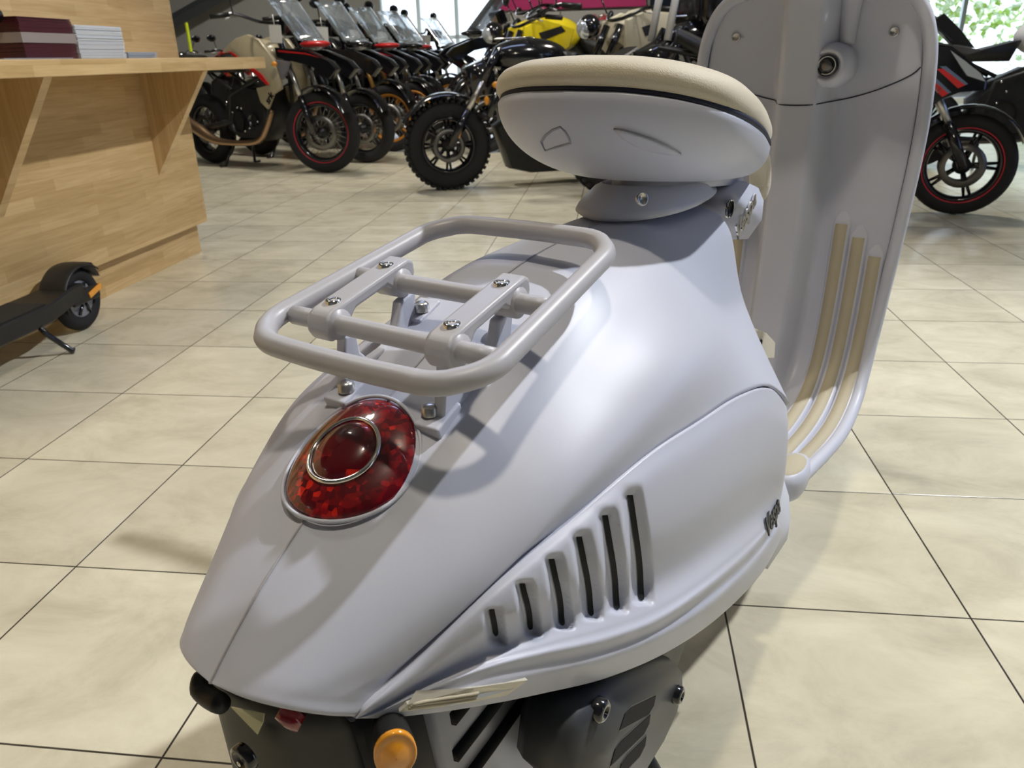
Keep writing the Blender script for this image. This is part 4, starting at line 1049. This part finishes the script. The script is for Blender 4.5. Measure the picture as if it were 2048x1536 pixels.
motorcycle((-3.55, 11.9), (.7, -.7), 'distant red tanked motorcycle behind the beige one by the grey wall', kind='naked', c1='red', rimm='blk', cast=True, spokes=6, tagon=False, detail=False, stand='side')


def CP(px, py, xl):
    """counter coordinates (y, z) seen at a pixel on the upright plane x = xl of the counter"""
    d = np.array([(px - 1024) / FPX, -(py - 768) / FPX, 1.]) @ RC
    n = np.array([cg, sg, 0]); o = np.array([-1.554, 3.916, 0]); t = (o @ n + xl) / (d @ n); P = t * d
    return float((P - o) @ np.array([-sg, cg, 0])), float(P[2] + CAMH)


def stack_at(x0, x1, ytop, xl, n, m, label, name, curl=0, dep=.20, cat='stack'):
    ya, _ = CP(x0, 110, xl); yb, _ = CP(x1, 110, xl); _, zt = CP((x0 + x1) / 2, ytop, xl)
    c = cpt(xl - dep / 2, (ya + yb) / 2, .8981)
    return booklet_stack(name, c, (dep, abs(yb - ya), zt - .8981 - curl), n, m, label, curl, cat)


stack_at(52, 156, 36, .30, 34, M['maroon'], 'tall stack of maroon booklets on the counter shelf', 'booklet_stack')
bs = [o for o in col.objects if o.name.startswith('booklet_stack')][0]; zz = [v.co.z for v in bs.data.vertices]; xx = [v.co.x for v in bs.data.vertices]; yy = [v.co.y for v in bs.data.vertices]
MB().box((0, 0, max(zz) * .52), (max(xx) - min(xx) + .002, max(yy) - min(yy) + .002, max(zz) * .24)).build('grey_booklets', M['paperg'], bs, smooth=False)
stack_at(161, 252, 52, .30, 40, M['paperw'], 'tall stack of white paper leaflets beside the maroon booklets', 'leaflet_stack', .012)
stack_at(256, 314, 104, .30, 12, M['paperb'], 'low stack of bluish paper right of the white leaflets', 'leaflet_stack', .006)
stack_at(5, 145, 116, .36, 4, M['paperb'], 'thin pale magazines lying at the shelf edge before the maroon stack', 'magazine_pile', 0, .12, 'magazines')
# counter microphone-like black holder at the far left
ya, za = CP(-22, 30, .25)
ho = MB().tube([(0, -.05, 0), (0, .03, 0)], .022, 14).tube([(0, -.03, 0), (0, -.03, -(za - .8985))], .008, 8).build('scanner', M['blk']); ho.location = cpt(.25, ya, za); ho.rotation_euler = (0, 0, GRID)
tag(ho, 'black hand scanner on a stem at the left end of the shelf', 'scanner')

# kick scooter
KS = empty('electric_kick_scooter', (-1.545, 2.70, 0), GRID, 'black electric kick scooter parked on its side stand before the counter', 'kick scooter')
rw = .112
w_ = MB().lathe([(rw - .026 + .026 * math.cos(a), .026 * math.sin(a)) for a in np.linspace(0, 2 * PI, 15)], (0, 0, rw), 'y', 40)
w_ = MB(); w_.lathe([(rw - .026 + .026 * math.cos(a), .026 * math.sin(a)) for a in np.linspace(0, 2 * PI, 15)], (0, 0, rw), 'x', 40)
wo = w_.build('rear_wheel', M['tyre'], KS)
q = MB().lathe([(.0001, .022), (.03, .022), (.055, .014), (.062, .018), (.066, .014), (.066, -.014), (.062, -.018), (.055, -.014), (.03, -.022), (.0001, -.022)], (0, 0, rw), 'x', 30); q.build('wheel_hub', M['silver'], wo)
q = MB()
for k in range(6):
    a = k * PI / 3; q.tube([(.024, .02 * math.cos(a), rw + .02 * math.sin(a)), (.020, .06 * math.cos(a), rw + .06 * math.sin(a))], .006, 6)
q.build('hub_spokes', M['blk'], wo)
g_ = [[(.052 * math.sin(bb), (rw + .014) * math.cos(a), rw + (rw + .008) * math.sin(a) + .012 * math.cos(bb)) for bb in np.linspace(-PI / 2, PI / 2, 9)] for a in np.linspace(math.radians(48), math.radians(195), 18)]
fe = MB().grid(g_).build('rear_fender', M['blackpl'], KS); md = fe.modifiers.new('s', 'SOLIDIFY'); md.thickness = .004
MB().prism([(.05, .235), (.085, .225), (.115, .165), (.095, .175), (.06, .205), (.035, .215)], -.03, .03, 'yz', inset=.05).build('tail_hook', M['blackpl'], KS)
dk = MB(); 
G = []
for y, wv, h in ((-1.05, .075, .0), (-1.0, .082, 0), (-.25, .082, 0), (-.16, .066, .004), (-.09, .058, .012), (-.02, .056, .012)):
    zt, zb = .165 + h, .105 + h
    G.append([(wv, y, zb + .006), (wv, y, zt - .006), (wv - .006, y, zt), (-wv + .006, y, zt), (-wv, y, zt - .006), (-wv, y, zb + .006), (-wv + .006, y, zb), (wv - .006, y, zb)])
G[-1] = [(p[0] * .9, p[1], p[2]) for p in G[-1]]
dk.grid(G, cv=True); dk.f.append(tuple(range(8))); dk.f.append(tuple(len(dk.v) - 8 + k for k in range(8))); dko = dk.build('deck', M['blackpl'], KS, ang=40)
MB().box((0, -.63, .167), (.135, .78, .004)).build('deck_mat', mat('grey_grip_mat', (.02, .018, .015), .9, bump=.4, bscale=500), dko, smooth=False)
for s_ in (-1, 1):
    MB().box((s_ * .046, -.01, .13), (.012, .15, .05)).build('wheel_arm', M['blackpl'], KS, smooth=False, bevel=.006)
    MB().box((s_ * .054, .035, .135), (.004, .075, .02), (.25, 'X')).build('side_reflector', M['amber'], KS, smooth=False)
MB().tube([(.075, -.30, .11), (.085, -.29, .08), (.125, -.25, .012), (.13, -.245, .008)], [.010, .009, .009, .012], 10).build('side_stand', M['blk'], KS)
MB().tube([(0, -1.12, .16), (0, -1.02, 1.12)], .022, 12).build('steering_tube', M['blk'], KS)
MB().tube([(-.08, -1.24, 1.13), (.08, -.80, 1.13)], .015, 10).build('handlebar', M['blk'], KS)
q = MB(); q.lathe([(rw - .026 + .026 * math.cos(a), .026 * math.sin(a)) for a in np.linspace(0, 2 * PI, 15)], (0, -1.22, rw), 'x', 32); q.build('front_wheel', M['tyre'], KS)

motorcycle((-.30, 9.55), (-.9, -.43), 'tall black touring motorcycle with a dark screen, between the row and the cruiser', c1='blk', c2='blk', rimm='blk', screen='smoke', cast=True, spokes=6, detail=False, tagon=False, scale=1.12, stand='side')
